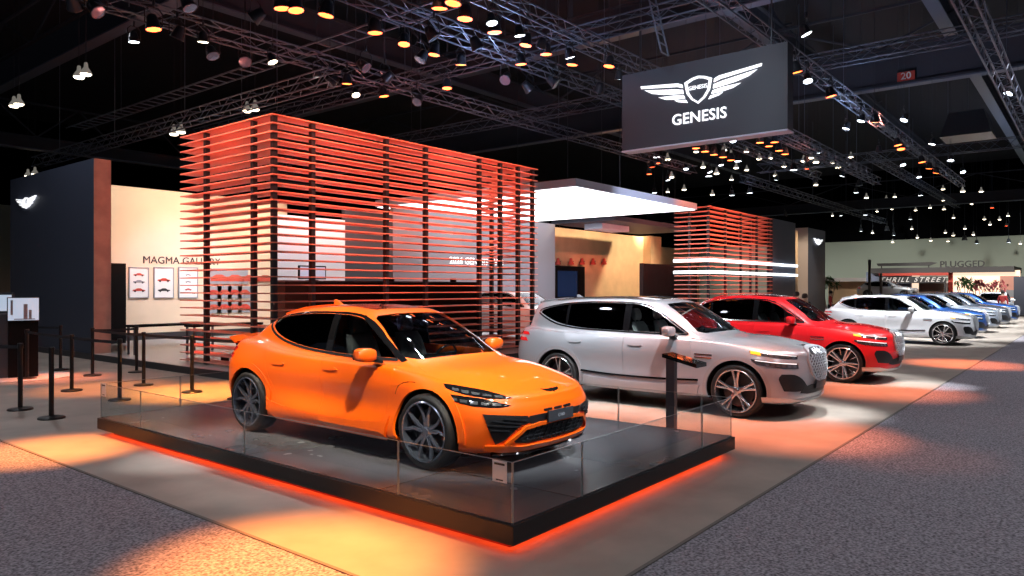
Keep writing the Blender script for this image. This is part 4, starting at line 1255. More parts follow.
def wing_badge(car, x, z, s, m, tilt=0):
    """a small winged emblem lying on the hood's front"""
    for sg in (1, -1):
        pl = [(sg*.012, z-.006), (sg*.02, z+.012), (sg*.11*s, z+.016), (sg*.14*s, z+.022), (sg*.10*s, z+.002), (sg*.05*s, z-.008)]
        car.patch('winged_badge', pl if sg > 0 else pl[::-1], 'front', m, off=.006, th=.006, res=.03, mirror=False)
    car.patch('winged_badge', [(-.02, z+.014), (.02, z+.014), (.016, z-.006), (0, z-.018), (-.016, z-.006)], 'front', m, off=.008, th=.006, res=.03, mirror=False)

def orange_car(label):
    sp = spec_hatch(); car = Car('car', label, sp); car.paint = MATS['paint_orange']; P = car.paint; GB = MATS['gloss_black']
    car.build_shell(); add_wells(car, 1.66)
    add_wheels(car, 'vee', MATS['rim_dark'], MATS['caliper_orange'], 1.655, .372)
    add_glass(car); add_interior(car, MATS['seat_dark'])
    car.uvpatch('window_pillar', [(4.35,7.1),(5.05,7.02),(5.12,8.0),(5.0,8.92),(4.45,8.92),(4.3,8.0)], GB, off=.004, th=.012, res=.15)
    arch_trim(car, P, w=.065, off=.016)
    # dark trim round the side windows
    d = sp['dlo']; c = cen(d)
    O = [((p[0]-c[0])*1.022+c[0], (p[1]-c[1])*1.09+c[1]) for p in d]
    ring = d + [d[0]] + [O[0]] + O[::-1]
    poly_line_strip(car, 'window_trim', [(1.40,1.028),(1.9,1.028),(2.45,1.044),(2.97,1.085),(3.38,1.16),(3.66,1.27),(3.78,1.372)], 'side', .028, MATS['trim_dark'], off=.006)
    poly_line_strip(car, 'window_trim', [(3.78,1.385),(3.45,1.438),(3.0,1.484),(2.6,1.496),(2.24,1.486),(1.99,1.43),(1.72,1.28),(1.42,1.05)], 'side', .022, GB, off=.004)
    # lower: sill blade
    sill = smooth_poly([(1.32,.47,1),(1.45,.40),(2.0,.36),(2.8,.37),(3.25,.42),(3.36,.47,1),(3.30,.33),(3.2,.245,1),(2.3,.235),(1.4,.235,1)], 4)
    car.patch('side_skirt', sill, 'side', P, off=.03, th=.04, res=.07)
    # twin strip headlights
    for (s0, s1, t0, t1) in ((1.75,4.25,4.40,4.97),(1.8,4.1,3.72,4.24)):
        po = smooth_poly([(s0,t0+.13,1),(s0+.5,t0-.02),(s1-.8,t0-.02),(s1-.1,t0+.12,1),(s1,t0+.42,1),(s1-.8,t1+.02),(s0+.8,t1)], 3)
        hs = car.uvpatch('headlight', po, GB, off=.004, th=.02, res=.10)
        for k in range(5):
            a = s0+.35+k*.38
            q = [(a, t0+.10), (a+.28, t0+.08), (a+.28, t0+.27), (a, t0+.29)]
            car.uvpatch('lamp_cell', q, MATS['lamp_cell'], off=.007, th=.006, res=.1, parent=hs)
    # lower grille, its dark cheeks and the orange lip
    gr = mirror_poly([(0,.285),(.40,.29),(.56,.315),(.60,.36),(.47,.445),(.30,.465),(0,.47)])
    g = car.patch('lower_grille', gr, 'front', MATS['grille_black'], off=.006, th=.012, res=.05, mirror=False)[0]
    for sg in (1, -1):
        ch = smooth_poly([(.40,.50,1),(.56,.46),(.66,.36),(.735,.315,1),(.80,.47),(.825,.60,1),(.66,.585),(.45,.56,1)], 3)
        ch = [(sg*a, b) for a, b in ch]
        if sg < 0: ch = ch[::-1]
        car.patch('bumper_intake', ch, 'front', MATS['grille_black'], off=.008, th=.012, res=.04, mirror=False)
    up = mirror_poly([(0,.478),(.40,.478),(.45,.52),(.42,.556),(0,.562)])
    g2 = car.patch('upper_grille', up, 'front', MATS['grille_black'], off=.006, th=.012, res=.05, mirror=False)[0]
    # mesh bars in the openings
    mb = []
    for k in range(-6, 7):
        y = k*.085
        if abs(y) < .5:
            car_line = [(y-.02, .295+abs(y)*.05), (y+.02, .455-abs(y)*.02)]
            mb.append(car.patch('grille_bar', strip_poly(car_line, .007), 'front', MATS['trim_dark'], off=.014, th=.008, res=.05, mirror=False, parent=g)[0])
    for z in (.325, .365, .405, .44):
        w = .50 - max(0, z-.40)*2
        car.patch('grille_bar', strip_poly([(-w, z), (w, z)], .007), 'front', MATS['trim_dark'], off=.015, th=.008, res=.08, mirror=False, parent=g)
    for sg in (1, -1):
        for (a, b, c2, d2) in ((.50,.49,.78,.54),(.56,.47,.80,.50),(.64,.44,.79,.455),(.46,.52,.70,.555)):
            car.patch('intake_fin', strip_poly([(sg*a, b), (sg*c2, d2)], .010), 'front', MATS['trim_dark'], off=.02, th=.012, res=.05, mirror=False)
    # orange frame of the lower grille
    fr = [(-.80,.36),(-.62,.325),(-.47,.458),(0,.478),(.47,.458),(.62,.325),(.80,.36)]
    line = [(0.0,.474),(.30,.470),(.48,.450),(.62,.340),(.655,.305)]
    for sg in (1, -1):
        ln = [(sg*a, b) for a, b in line]
        car.patch('grille_surround', strip_poly(ln if sg > 0 else ln[::-1], .032), 'front', P, off=.028, th=.03, res=.04, mirror=False)
    lipn = mirror_poly([(0,.235),(.5,.238),(.70,.25),(.80,.27),(.80,.31),(.66,.305),(.5,.28),(0,.272)])
    car.patch('front_lip', lipn, 'front', P, off=.03, th=.03, res=.05, mirror=False)
    bl_ = mirror_poly([(0,.205),(.5,.208),(.72,.22),(.74,.245),(.5,.236),(0,.232)])
    car.patch('front_splitter', bl_, 'front', GB, off=.05, th=.05, res=.05, mirror=False)
    for y in (-.16, 0, .16):
        car.patch('air_slot', smooth_poly([(y-.062,.592),(y-.055,.602),(y+.055,.602),(y+.062,.592),(y+.055,.582),(y-.055,.582)], 2), 'front', GB, off=.004, th=.01, res=.03, mirror=False)
    plate(car, .525, 'GV60', -.022)
    wing_badge(car, .2, .755, 1.0, MATS['gloss_black'])
    mirrors(car, 1.60, 1.085, .90, P)
    for o in car.root.children:
        pass
    # seam lines, fuel/charge lid, handles flush
    for ln, v in (([(.62,.70),(.60,.74),(.70,.80),(1.05,.84),(1.22,.80),(1.28,.70)], 'side'),):
        poly_line_strip(car, 'fender_vent', ln, v, .006, GB, off=.002, th=.004)
    handles(car, (2.30, 3.22), .88, P)
    # rear: lamps, wing
    for t in (4.15, 4.55):
        car.uvpatch('tail_light', [(11.75, t), (12.9, t), (12.9, t+.25), (11.75, t+.25)], MATS['tail_red'], off=.005, th=.015, res=.1)
    sp_ = MB(); n = 16; V = []
    for i in range(n+1):
        y = -.80 + 1.6*i/n; k = 1 - (abs(y)/.80)**4*.5; xo = -.10*(y/.8)**2
        cx = car.x0 - 4.42 - xo; z = 1.13 + .02*(1-(y/.8)**2)
        V += [(cx+.17*k, y, z-.045), (cx-.10*k, y, z+.018), (cx-.13*k, y, z+.008), (cx-.10*k, y, z-.012), (cx+.12*k, y, z-.07)]
    F = [(i*5+k, i*5+(k+1) % 5, (i+1)*5+(k+1) % 5, (i+1)*5+k) for i in range(n) for k in range(5)] + [(4,3,2,1,0), tuple(n*5+k for k in range(5))]
    sp_.add(V, F).build('rear_wing', P, car.root, smooth=35)
    # roof spoiler and glass roof
    car.patch('roof_spoiler', mirror_poly([(0,.0)]) if 0 else [(3.30,-.42),(3.66,-.46),(3.74,0),(3.66,.46),(3.30,.42),(3.24,0)], 'top', P, off=.035, th=.03, res=.08, mirror=False)
    car.patch('roof_glass', [(2.10,-.40),(3.10,-.40),(3.12,0),(3.10,.40),(2.10,.40),(2.06,0)], 'top', GB, off=.004, th=.006, res=.08, mirror=False)
    fin = MB().add([(car.x0-3.12,-.022,1.555),(car.x0-3.30,-.02,1.53),(car.x0-3.30,.02,1.53),(car.x0-3.12,.022,1.555),(car.x0-3.27,-.008,1.635),(car.x0-3.31,-.008,1.63),(car.x0-3.31,.008,1.63),(car.x0-3.27,.008,1.635)],
                   [(0,1,2,3),(4,5,6,7),(0,1,5,4),(1,2,6,5),(2,3,7,6),(3,0,4,7)])
    fin.build('roof_antenna', P, car.root, bevel=.004)
    return car

def suv_car(label, coupe, paint, rim, style, seat, L=4.94, H=1.715, fa=.86, ra=3.815, W=.9875, arch=.425, wr=.385, detail=2, trim=None, mesh_grille=True, turn=0, ptxt='GV80'):
    sp = spec_suv(coupe, L, H, fa, ra, arch, wr, W); car = Car('car', label, sp); car.paint = paint; GB = MATS['gloss_black']
    kx, ky, kz, c = sp['kx'], sp['ky'], sp['kz'], coupe
    trim = trim or MATS['chrome']
    def sc(pts, ax=1):
        k = {1: (kx, kz), 0: (ky, kz), 2: (kx, ky)}[ax]
        return [(p[0]*k[0], p[1]*k[1]) + tuple(p[2:]) for p in pts]
    car.build_shell(); add_wells(car, 1.7*ky)
    add_wheels(car, style, rim, MATS['caliper_dark'], 1.68*ky, wr, turn)
    add_glass(car); add_interior(car, seat)
    e = c*.22
    poly_line_strip(car, 'window_trim', sc([(1.62,1.15),(2.1,1.15),(2.6,1.155),(3.1,1.163),(3.57,1.185),(3.99-e*.6,1.255),(4.36-e,1.415-.02*c)]), 'side', .022, trim, off=.007)
    poly_line_strip(car, 'window_trim', sc([(4.36-e,1.425-.02*c),(4.30-e,1.482-.03*c),(3.96-e,1.560-.03*c),(3.5,1.607-.02*c),(3.0,1.618),(2.64,1.615),(2.38,1.588),(2.13,1.49),(1.62,1.16)]), 'side', .018, trim, off=.006)
    arch_trim(car, MATS.get(paint.name + '_cladding', paint), w=.05, off=.010)
    # dark gloss strip and the sill along the doors
    low = smooth_poly(sc([(1.36,.50,1),(1.5,.475),(2.5,.46),(3.25,.475),(3.36,.50,1),(3.33,.42,1),(2.5,.385),(1.4,.42,1)]), 3)
    car.patch('side_skirt', smooth_poly(sc([(1.38,.43,1),(2.5,.385),(3.34,.43,1),(3.28,.275,1),(2.4,.265),(1.42,.275,1)]), 3), 'side', MATS.get(paint.name + '_cladding', paint), off=.022, th=.03, res=.08)
    poly_line_strip(car, 'door_moulding', sc([(1.40,.50),(2.0,.475),(2.8,.475),(3.36,.505)]), 'side', .030*kz, GB if paint.name != 'paint_silver' else GB, off=.018)
    handles(car, (2.42*kx, 3.50*kx), .965*kz, paint)
    # twin line headlights, each with an amber outer end
    for (t0, t1) in ((4.10, 4.48), (3.46, 3.82)):
        po = smooth_poly([(1.75,t0,1),(3.0,t0),(4.25,t0+.12,1),(4.30,t1+.02,1),(3.0,t1),(1.75,t1-.02,1)], 3)
        hs = car.uvpatch('headlight', po, MATS['lamp_housing'], off=.004, th=.02, res=.12)
        car.uvpatch('running_light', [(1.85,t1-.10),(3.0,t1-.09),(4.1,t1-.06),(4.1,t1-.02),(3.0,t1-.04),(1.85,t1-.05)], MATS['drl'], off=.008, th=.006, res=.12, parent=hs)
        if t0 > 4: car.uvpatch('turn_signal', [(3.75,t0+.06),(4.25,t0+.13),(4.25,t1),(3.75,t1-.01)], MATS['amber'], off=.009, th=.006, res=.1, parent=hs)
        for k in range(6):
            a = 1.9+k*.3
            car.uvpatch('lamp_cell', [(a, t0+.03), (a+.2, t0+.03), (a+.2, t1-.12), (a, t1-.12)], MATS['lamp_cell'], off=.008, th=.006, res=.12, parent=hs)
        # side repeater: short twin strips behind the wheel arch
        z = (.845 if t0 > 4 else .80)
        poly_line_strip(car, 'side_repeater', sc([(1.20,z+.03),(1.34,z+.032),(1.46,z+.034)]), 'side', .014, trim if t0 < 4 else GB, off=.006)
    # shield grille
    gr = smooth_poly(sc([(.0,.985,1),(.20,.98),(.34,.955),(.40,.90),(.385,.76),(.27,.60),(.10,.525),(0,.515,1)], 0), 4, closed=False)
    gp = gr + [(-y, z) for y, z in gr[::-1] if abs(y) > 1e-6]
    g = car.patch('grille', gp, 'front', MATS['grille_black'], off=.012, th=.02, res=.05, mirror=False)[0]
    gl = gr
    for sg in (1, -1):
        ln = [(sg*y, z) for y, z in gr]
        car.patch('grille_surround', strip_poly(ln if sg > 0 else ln[::-1], .022), 'front', MATS['grille_metal'], off=.03, th=.03, res=.04, mirror=False, parent=g)
    if mesh_grille and detail > 0:
        V, F = [], []
        step = .085; 
        for k in range(-9, 14):
            for sgn in (1, -1):
                pts = []
                for q in range(41):
                    y = -.42*ky + q*.021*ky; z = (.50 + k*step*.9 + sgn*(y/ky)*1.0)*kz
                    if inside((y, z), gp): pts.append((y, z))
                    elif pts: break
                if len(pts) > 2:
                    pp, tr = fill2d(strip_poly([pts[0], pts[-1]], .013), .09)
                    P3, N3 = car.hits(pp, 'front'); v, f = sheet(P3, N3, tr, .028, .014); n0 = len(V); V += v; F += [tuple(i+n0 for i in x) for x in f]
        if V: car.make('grille_mesh', V, F, MATS['grille_metal'], g)
    # lower bumper: outer intakes, centre intake, skid plate
    for sg in (1, -1):
        ch = smooth_poly(sc([(.42,.47,1),(.56,.58),(.70,.645),(.86,.655,1),(.89,.58),(.82,.42,1),(.60,.405),(.46,.42,1)], 0), 3)
        ch = [(sg*a, b) for a, b in ch]
        if sg < 0: ch = ch[::-1]
        car.patch('bumper_intake', ch, 'front', MATS['grille_black'], off=.006, th=.012, res=.05, mirror=False)
    car.patch('lower_grille', sc(mirror_poly([(0,.36),(.40,.36),(.56,.38),(.50,.46),(.30,.485),(0,.49)]), 0), 'front', MATS['grille_black'], off=.008, th=.012, res=.06, mirror=False)
    car.uvpatch('skid_plate', [(0,.72),(2.0,.72),(3.75,.80),(3.85,1.40),(2.4,1.42),(1.6,1.22),(0,1.2)], MATS['silver_plastic'], off=.022, th=.025, res=.15)
    car.patch('number_plate', sc([(-.22,.43),(.22,.43),(.22,.53),(-.22,.53)], 0), 'front', MATS['plate'], off=.035, th=.02, res=.1, mirror=False)
    wing_badge(car, .2, 1.0*kz, .9, trim)
    mirrors(car, 1.82*kx, 1.20*kz, .925*ky, paint, 1.05)
    # roof rails and glass roof, roof-end spoiler, tail lamps
    if c < .5:
        poly_line_strip(car, 'roof_rail', [(2.45*kx,.60*ky),(3.2*kx,.615*ky),(4.05*kx,.585*ky)], 'top', .028, trim, off=.03, th=.03)
    car.patch('roof_glass', sc([(2.28,-.44),(3.6,-.44),(3.62,0),(3.6,.44),(2.28,.44),(2.22,0)], 2), 'top', GB, off=.004, th=.006, res=.10, mirror=False)
    xs = (4.30-.5*c)*kx
    car.patch('roof_spoiler', [(xs-.15,-.52*ky),(xs+.16,-.52*ky),(xs+.21,0),(xs+.16,.52*ky),(xs-.15,.52*ky),(xs-.18,0)], 'top', paint, off=.03, th=.028, res=.1, mirror=False)
    for t in (4.55, 4.05):
        car.uvpatch('tail_light', [(11.8, t), (12.9, t), (13.2, t+.28), (11.9, t+.28)], MATS['tail_red'], off=.005, th=.015, res=.12)
    fin = MB(); fx = car.x0 - (3.95-.3*c)*kx; fz = (1.66-.05*c)*kz
    fin.add([(fx+.09,-.022,fz),(fx-.09,-.02,fz-.02),(fx-.09,.02,fz-.02),(fx+.09,.022,fz),(fx-.06,-.008,fz+.075),(fx-.10,-.008,fz+.07),(fx-.10,.008,fz+.07),(fx-.06,.008,fz+.075)],
            [(0,1,2,3),(4,5,6,7),(0,1,5,4),(1,2,6,5),(2,3,7,6),(3,0,4,7)])
    fin.build('roof_antenna', paint, car.root, bevel=.004)
    return car
# ------------------------------------------------------------------ the cars, noses to the aisle
def place(car, x, y, z=0, rz=-90): car.root.location = (x, y, z); car.root.rotation_euler = (0, 0, R(rz))
def fit(car, sx, sy, sz):
    car.root.scale = (sx, sy, sz)
    for ch in car.root.children:
        if ch.name.startswith('wheel') and len(ch.children): ch.scale = (sz/sx, 1, 1); ch.rotation_euler.y = 0
co = orange_car('bright orange electric crossover with dark wheels on the black platform'); fit(co, .985, .93, .915); place(co, 5.49, 6.15, .22)
cs = suv_car('silver sport utility vehicle right behind the orange one', 0.0, MATS['paint_silver'], MATS['rim_silver'], 'double', MATS['seat_cream']); fit(cs, 1.045, 1.0, 1.0); place(cs, 11.06, 5.59)
cr = suv_car('bright red coupe style sport utility vehicle behind the silver one', 1.0, MATS['paint_red'], MATS['rim_bright'], 'star', MATS['seat_dark']); place(cr, 16.1, 5.40)
cw = suv_car('white crossover standing on its own beyond the red car', .55, MATS['paint_white'], MATS['rim_bright'], 'five', MATS['seat_dark'], L=4.72, H=1.63, fa=.84, ra=3.70, W=.955, arch=.41, wr=.372, detail=1)
place(cw, 27.95, 5.38)
def recolour(root, old, new):
    for ch in list(root.children_recursive):
        if ch.type == 'MESH':
            for sl in ch.material_slots:
                if sl.material and sl.material.name.startswith(old):
                    sl.link = 'OBJECT'; sl.material = new
for (x, y, z, rz, pm, lab) in ((32.2, 5.5, 0, -90, 'paint_blue', 'blue car first behind the white crossover'),
                           (36.4, 5.5, 0, -90, 'paint_pale', 'pale silver car second behind the white crossover'),
                           (40.8, 5.5, 0, -90, 'paint_grey', 'dark grey car third behind the white crossover'),
                           (45.4, 5.5, 0, -90, 'paint_blue', 'blue car at the far end of the row of cars'),
                           (19.4, 15.2, .15, -90, 'paint_white', 'white car inside the booth between the tower and the silver car'),
                           (57.0, on_x(876, 290, 57.0).y-.8, 1.15, -90, 'paint_pale', 'pale car raised on a stand by the two masts'),
                           (52.0, 5.0, 0, 180, 'paint_white', 'white car standing sideways before the bright pavilion wall')):
    r = copy_tree(cw.root); r.location = (x, y, z); r.rotation_euler = (0, 0, R(rz)); r['label'] = lab
    if z > 1: r.scale = (.82, .82, .74)
    if pm != 'paint_white': recolour(r, 'paint_white', MATS[pm])
ps = thing('car_stand', 'dark raised stand carrying the pale car by the two masts', 'stand', (57.0, on_x(876, 290, 57.0).y-.8, 0))
MB().box(-1.2, 1.2, -2.6, 2.6, 1.0, 1.15).build('deck', MATS['stage_edge'], ps); MB().box(-1.0, 1.0, -2.4, 2.4, 0, 1.0).build('base', MATS['ink'], ps)
# ------------------------------------------------------------------ queue posts with belts
posts = [(20.3, 409.8, 'black queue post nearest the left edge of the carpeted floor'),
         (51.4, 418.5, 'black queue post standing nearest the aisle, left of the platform'),
         (71.7, 391, 'black queue post in the middle row behind the nearest one'),
         (60.5, 370, 'black queue post farthest back against the navy wall'),
         (92.5, 375.7, 'black queue post in front of the copper edge'),
         (27, 379, 'black queue post close beside the screen kiosk'),
         (119.7, 400.3, 'black queue post just behind the far glass of the platform'),
         (136.6, 372.3, 'black queue post at the far corner of the queue by the raised floor'),
         (143.7, 385.2, 'black queue post between the platform glass and the raised floor'),
         (192, 392.3, 'black queue post in the orange light left of the orange car'),
         (238, 399, 'black queue post directly behind the tail of the orange car')]
P_ = []
for k, (x, y, lab) in enumerate(posts):
    q = on_z(x, y, 0)
    o = thing('queue_post', lab, 'queue post', (q.x, q.y, 0), group='black queue posts left of the orange car'); P_.append(q)
    if k == 0:
        MB().lathe([(.001, 0), (.17, 0), (.175, .012), (.16, .028), (.05, .04), (.04, .045), (.001, .045)], n=32).build('base', MATS['post_black'] if 'post_black' in MATS else mat('post_black', (.02, .019, .02), .38, .3), o, smooth=40)
        MB().lathe([(.001, .04), (.033, .04), (.033, .93), (.001, .93)], n=20).build('pole', MATS['post_black'], o, smooth=40)
        MB().lathe([(.001, .93), (.036, .93), (.040, .94), (.040, 1.0), (.034, 1.012), (.001, 1.014)], n=20).build('belt_head', MATS['post_black'], o, smooth=40)
        first = o
    else:
        for ch in first.children:
            c = ch.copy(); C.objects.link(c); c.parent = o
def belt(a, b, lab, h=.05, z=.955, sag=.01):
    a, b = Vector((a[0], a[1], z)), Vector((b[0], b[1], z)); d = (b-a).normalized(); a = a + d*.045; b = b - d*.045
    nn = Vector((-d.y, d.x, 0))*.0015; V, F = [], []; N = 10
    for i in range(N+1):
        p = a.lerp(b, i/N); p.z -= sag*4*(i/N)*(1-i/N)
        V += [p+nn-Vector((0, 0, h/2)), p+nn+Vector((0, 0, h/2)), p-nn+Vector((0, 0, h/2)), p-nn-Vector((0, 0, h/2))]
    F = [(4*i+k, 4*i+(k+1) % 4, 4*i+4+(k+1) % 4, 4*i+4+k) for i in range(N) for k in range(4)] + [(3,2,1,0), (4*N, 4*N+1, 4*N+2, 4*N+3)]
    tag(MB().add(V, F).build('queue_belt', MATS['cloth_black']), lab, 'belt', 'belts between the queue posts')
belt(P_[5], P_[2], 'black belt from the post beside the kiosk to the middle row post')
belt(P_[2], P_[6], 'black belt from the middle row post to the post behind the glass')
belt(P_[4], P_[7], 'black belt from the copper edge post to the far corner post')
belt(P_[8], P_[4], 'black belt between the copper edge post and the post before the raised floor')
belt(P_[9], P_[10], 'black belt running in behind the tail of the orange car')
belt(P_[8], P_[9], 'black belt crossing before the red slats')
q5 = P_[3]; belt(q5, (q5.x-.9, q5.y+2.6), 'black belt from the farthest post running behind the kiosk')
q0 = P_[0]; belt(q0, (q0.x-.55, q0.y+1.5), 'black belt from the leftmost post running off to the left')

# ------------------------------------------------------------------ screen kiosk at far left
kb = on_z(23, 377, 0)
k = thing('screen_kiosk', 'black kiosk with a lit white screen on top at the far left', 'kiosk', (kb.x, kb.y, 0), R(-15))
MB().box(-.26, .26, -.16, .16, 0, 1.32).build('cabinet', MATS['black'], k, bevel=.01)
MB().box(-.40, -.26, -.10, .12, 0, 1.32).build('side_panel', MATS['steel'], k, bevel=.006)
f = MB().box(-.28, .28, -.20, -.12, 1.17, 1.66).build('screen_case', MATS['black'], k, bevel=.008)
MB().box(-.265, .265, -.205, -.20, 1.185, 1.645).build('display', MATS['screen'], f)
MB().box(-.22, -.18, -.212, -.206, 1.3, 1.6).box(.0, .07, -.212, -.206, 1.22, 1.52).box(.09, .14, -.212, -.206, 1.22, 1.4).box(-.16, .2, -.210, -.206, 1.2, 1.22).build('picture_on_screen', MATS['photo_grey'], f)
MB().lathe([(.001, 0), (.9, 0), (.9, .012), (.001, .013)], n=40).build('light_pool_disc', MATS['paper'], k)  # white disc stands in for a pool of light on the floor
k2p = on_z(2, 374, 0)
k = thing('screen_stand', 'partly cut off display stand with orange and white screens at the left edge', 'display stand', (k2p.x, k2p.y+.3, 0), R(-12))
MB().box(-.5, .3, -.1, .1, 0, 1.75).build('cabinet', MATS['steel'], k, bevel=.01)
MB().box(-.45, .25, -.112, -.1, 1.35, 1.7).build('display', MATS['screen'], k)
MB().box(-.45, .25, -.112, -.1, .78, 1.15).build('orange_display', MATS['orange_screen'], k)
# grey partition of the next stand, far left
gp = thing('partition_wall', 'pale grey partition of the next stand behind the navy wall', 'wall panel', (7, 36, 0))
MB().box(-8, 2, 0, .2, 0, 5.4).build('panel', MATS['white_wall'], gp)

# ------------------------------------------------------------------ hanging sign
SX = 16.0
A = on_x(622.2, 75.6, SX); B = on_x(787.5, 41, SX); A2 = on_x(622.2, 151, SX)
zc = (A.z + A2.z)/2; H_ = (A.z-A2.z); Wd = A.y-B.y; yc = (A.y+B.y)/2
sg = thing('hanging_sign', 'big dark sign with white winged emblem and brand lettering hanging over the booth', 'sign', (SX, yc, zc))
MB().box(0, .36, -Wd/2, Wd/2, -H_/2, H_/2).build('sign_box', MATS['sign_face'], sg)
MB().box(-.01, .37, -Wd/2-.01, Wd/2+.01, -H_/2-.035, -H_/2).build('bottom_trim', MATS['canopy_rim'], sg)
e0 = on_x(697, 90, SX); emblem('winged_emblem', Wd*.735, MATS['sign_white'], (-.015, e0.y-yc-.04, e0.z-zc), (0, -1, 0), sg, .03)
ec = on_x(697, 88, SX)
put_text('emblem_lettering', 'GENESIS', Wd*.0315, MATS['sign_white'], (-.05, ec.y-yc-.04, ec.z-zc), (0, -1, 0), parent=sg, depth=.006, bold=True)
tc_ = on_x(699, 117, SX)
put_text('sign_lettering', 'GENESIS', Wd*.088, MATS['sign_white'], (-.02, tc_.y-yc, tc_.z-zc), (0, -1, 0), parent=sg, depth=.01, bold=True, space=1.04)
for y in (-Wd*.4, Wd*.4): MB().bar((.18, y, H_/2), (.18, y, 13.5-zc), .02, 5).build('hanging_rod', MATS['steel'], sg)

# ------------------------------------------------------------------ ceiling: trusses, beams, ladders
def truss_mesh(a, b, w=.34, r=.022, step=.55, flat=False):
    a, b = Vector(a), Vector(b); d = b-a; L = d.length; u = d.normalized(); s = Vector((-u.y, u.x, 0)).normalized() if abs(u.z) < .9 else Vector((1, 0, 0)); up = u.cross(s); up = -up if up.z < 0 else up
    m = MB(); cs = [s*w/2+up*w/2, s*w/2-up*w/2, -s*w/2-up*w/2, -s*w/2+up*w/2]
    if flat: cs = [s*w/2, -s*w/2]
    for c in cs: m.bar(a+c, b+c, r, 4)
    n = max(2, int(L/step))
    for i in range(n):
        p = a+u*(L*i/n); q = a+u*(L*(i+1)/n)
        if flat: m.bar(p+cs[0], p+cs[1], r*.8, 4, cap=False)
        else:
            for k in range(4):
                c0, c1 = cs[k], cs[(k+1) % 4]
                if i % 2: c0, c1 = c1, c0
                m.bar(p+c0, q+c1, r*.55, 3, cap=False)
    return m
def hang(m, a, b, n, top=13.4):
    for i in range(n):
        p = Vector(a).lerp(Vector(b), (i+.5)/n); m.bar(p, (p.x, p.y, top), .012, 3, cap=False)
def truss(px, py, z, axis, lo, hi, label, w=.34, hangs=4, flat=False, r=.022):
    p = on_z(px, py, z)
    a, b = ((lo, p.y, z), (hi, p.y, z)) if axis == 'x' else ((p.x, lo, z), (p.x, hi, z))
    t = thing('lighting_truss', label, 'truss', a); A_, B_ = Vector((0, 0, 0)), Vector(b)-Vector(a)
    truss_mesh(A_, B_, w, r, flat=flat).build('truss_frame', MATS['truss_metal'], t, fix=False)
    if hangs:
        m = MB()
        for i in range(hangs):
            q = A_.lerp(B_, (i+.5)/hangs); m.bar(q, (q.x, q.y, 13.4-z), .012, 3, cap=False)
        m.build('hanging_cable', MATS['truss_metal'], t, fix=False)
    return t
truss(230, 36, 7.7, 'x', 3, 34, 'long truss running just above the large slatted tower')
truss(440, 27, 7.7, 'x', 6, 40, 'long truss carrying the row of orange lamps behind the sign')
truss(499, 1, 7.7, 'x', 8, 44, 'long truss running towards the left side of the sign')
truss(722, 4, 7.7, 'x', 9, 48, 'long truss passing close behind the right side of the sign', w=.30)
truss(781, 132, 7.6, 'x', 24, 40, 'distant truss ending right of the sign', w=.4)
truss(970, 5, 6.6, 'x', 6.5, 44, 'truss dropping steeply at the right edge', w=.30)
truss(250, 70, 8.6, 'y', -2, 34, 'ladder like truss crossing the upper left', w=.6, flat=True, r=.03)
truss(190, 118, 7.0, 'y', 14.5, 34, 'truss ending just left of the slatted tower', w=.36)
truss(480, 61, 8.4, 'y', 2, 30, 'cross truss above the middle of the booth', w=.36)
truss(560, 110, 8.6, 'y', -4, 40, 'distant cross truss behind the row of lamps', w=.4)
truss(980, 146, 9.0, 'y', -24, 16, 'far cross truss at the right edge', w=.5)
truss(860, 214, 8.0, 'x', 40, 74, 'far truss above the pylon', w=.4)
truss(930, 190, 9.2, 'x', 44, 76, 'far truss right of the middle of the hall', w=.4)
BEAMS = []
def cable_top(x, y, z0):
    """how high a cable from z0 runs: to the roof, or to the beam right above"""
    t = 13.5
    for ax, a, b, lo, hi, zb in BEAMS:
        u, v = (x, y) if ax == 'y' else (y, x)
        if a-.2 < u < b+.2 and lo < v < hi and zb > z0: t = min(t, zb)
    return t
def beam(px, py, z, axis, lo, hi, label, h=.9, w=.35):
    p = on_z(px, py, z)
    if axis == 'y': a = (p.x, lo, z); m = MB().box(-.03, w+.03, 0, hi-lo, 0, .08).box(w*.4, w*.6, 0, hi-lo, .08, h-.08).box(0, w, 0, hi-lo, h-.08, h)
    else: a = (lo, p.y, z); m = MB().box(0, hi-lo, -.03, w+.03, 0, .08).box(0, hi-lo, w*.4, w*.6, .08, h-.08).box(0, hi-lo, 0, w, h-.08, h)
    t = thing('roof_beam', label, 'beam', a)
    m.build('girder', MATS['beam'], t)
    l = MB()
    (l.box(-.05, w+.05, 0, hi-lo, -.05, 0) if axis == 'y' else l.box(0, hi-lo, -.05, w+.05, -.05, 0))
    l.build('bottom_flange', MATS['truss_metal'], t)
    m = MB()
    n = 14; L = hi-lo
    for i in range(n):
        u0, u1 = L*i/n, L*(i+1)/n; z0, z1 = (h, h+1.6) if i % 2 else (h+1.6, h)
        a_, b_ = ((w/2, u0, z0), (w/2, u1, z1)) if axis == 'y' else ((u0, w/2, z0), (u1, w/2, z1))
        m.bar(a_, b_, .05, 4)
    a_, b_ = ((w/2, 0, h+1.6), (w/2, L, h+1.6)) if axis == 'y' else ((0, w/2, h+1.6), (L, w/2, h+1.6))
    m.bar(a_, b_, .07, 4)
    m.build('bracing', MATS['beam'], t, fix=False)
    BEAMS.append((axis, (p.x if axis == 'y' else p.y)-.12, (p.x if axis == 'y' else p.y)+w+.12, lo, hi, z-.06))
    return t, p
bt, bp_ = beam(960, 75, 9.6, 'y', -14, 44, 'heavy roof beam with a row number crossing behind the sign', h=1.5)
q = on_x(906, 76, bp_.x-.06)
MB().box(-.06, -.04, q.y+14-.30, q.y+14+.30, q.z-9.6-.17, q.z-9.6+.17).build('number_plate', MATS['ink_red'], bt)
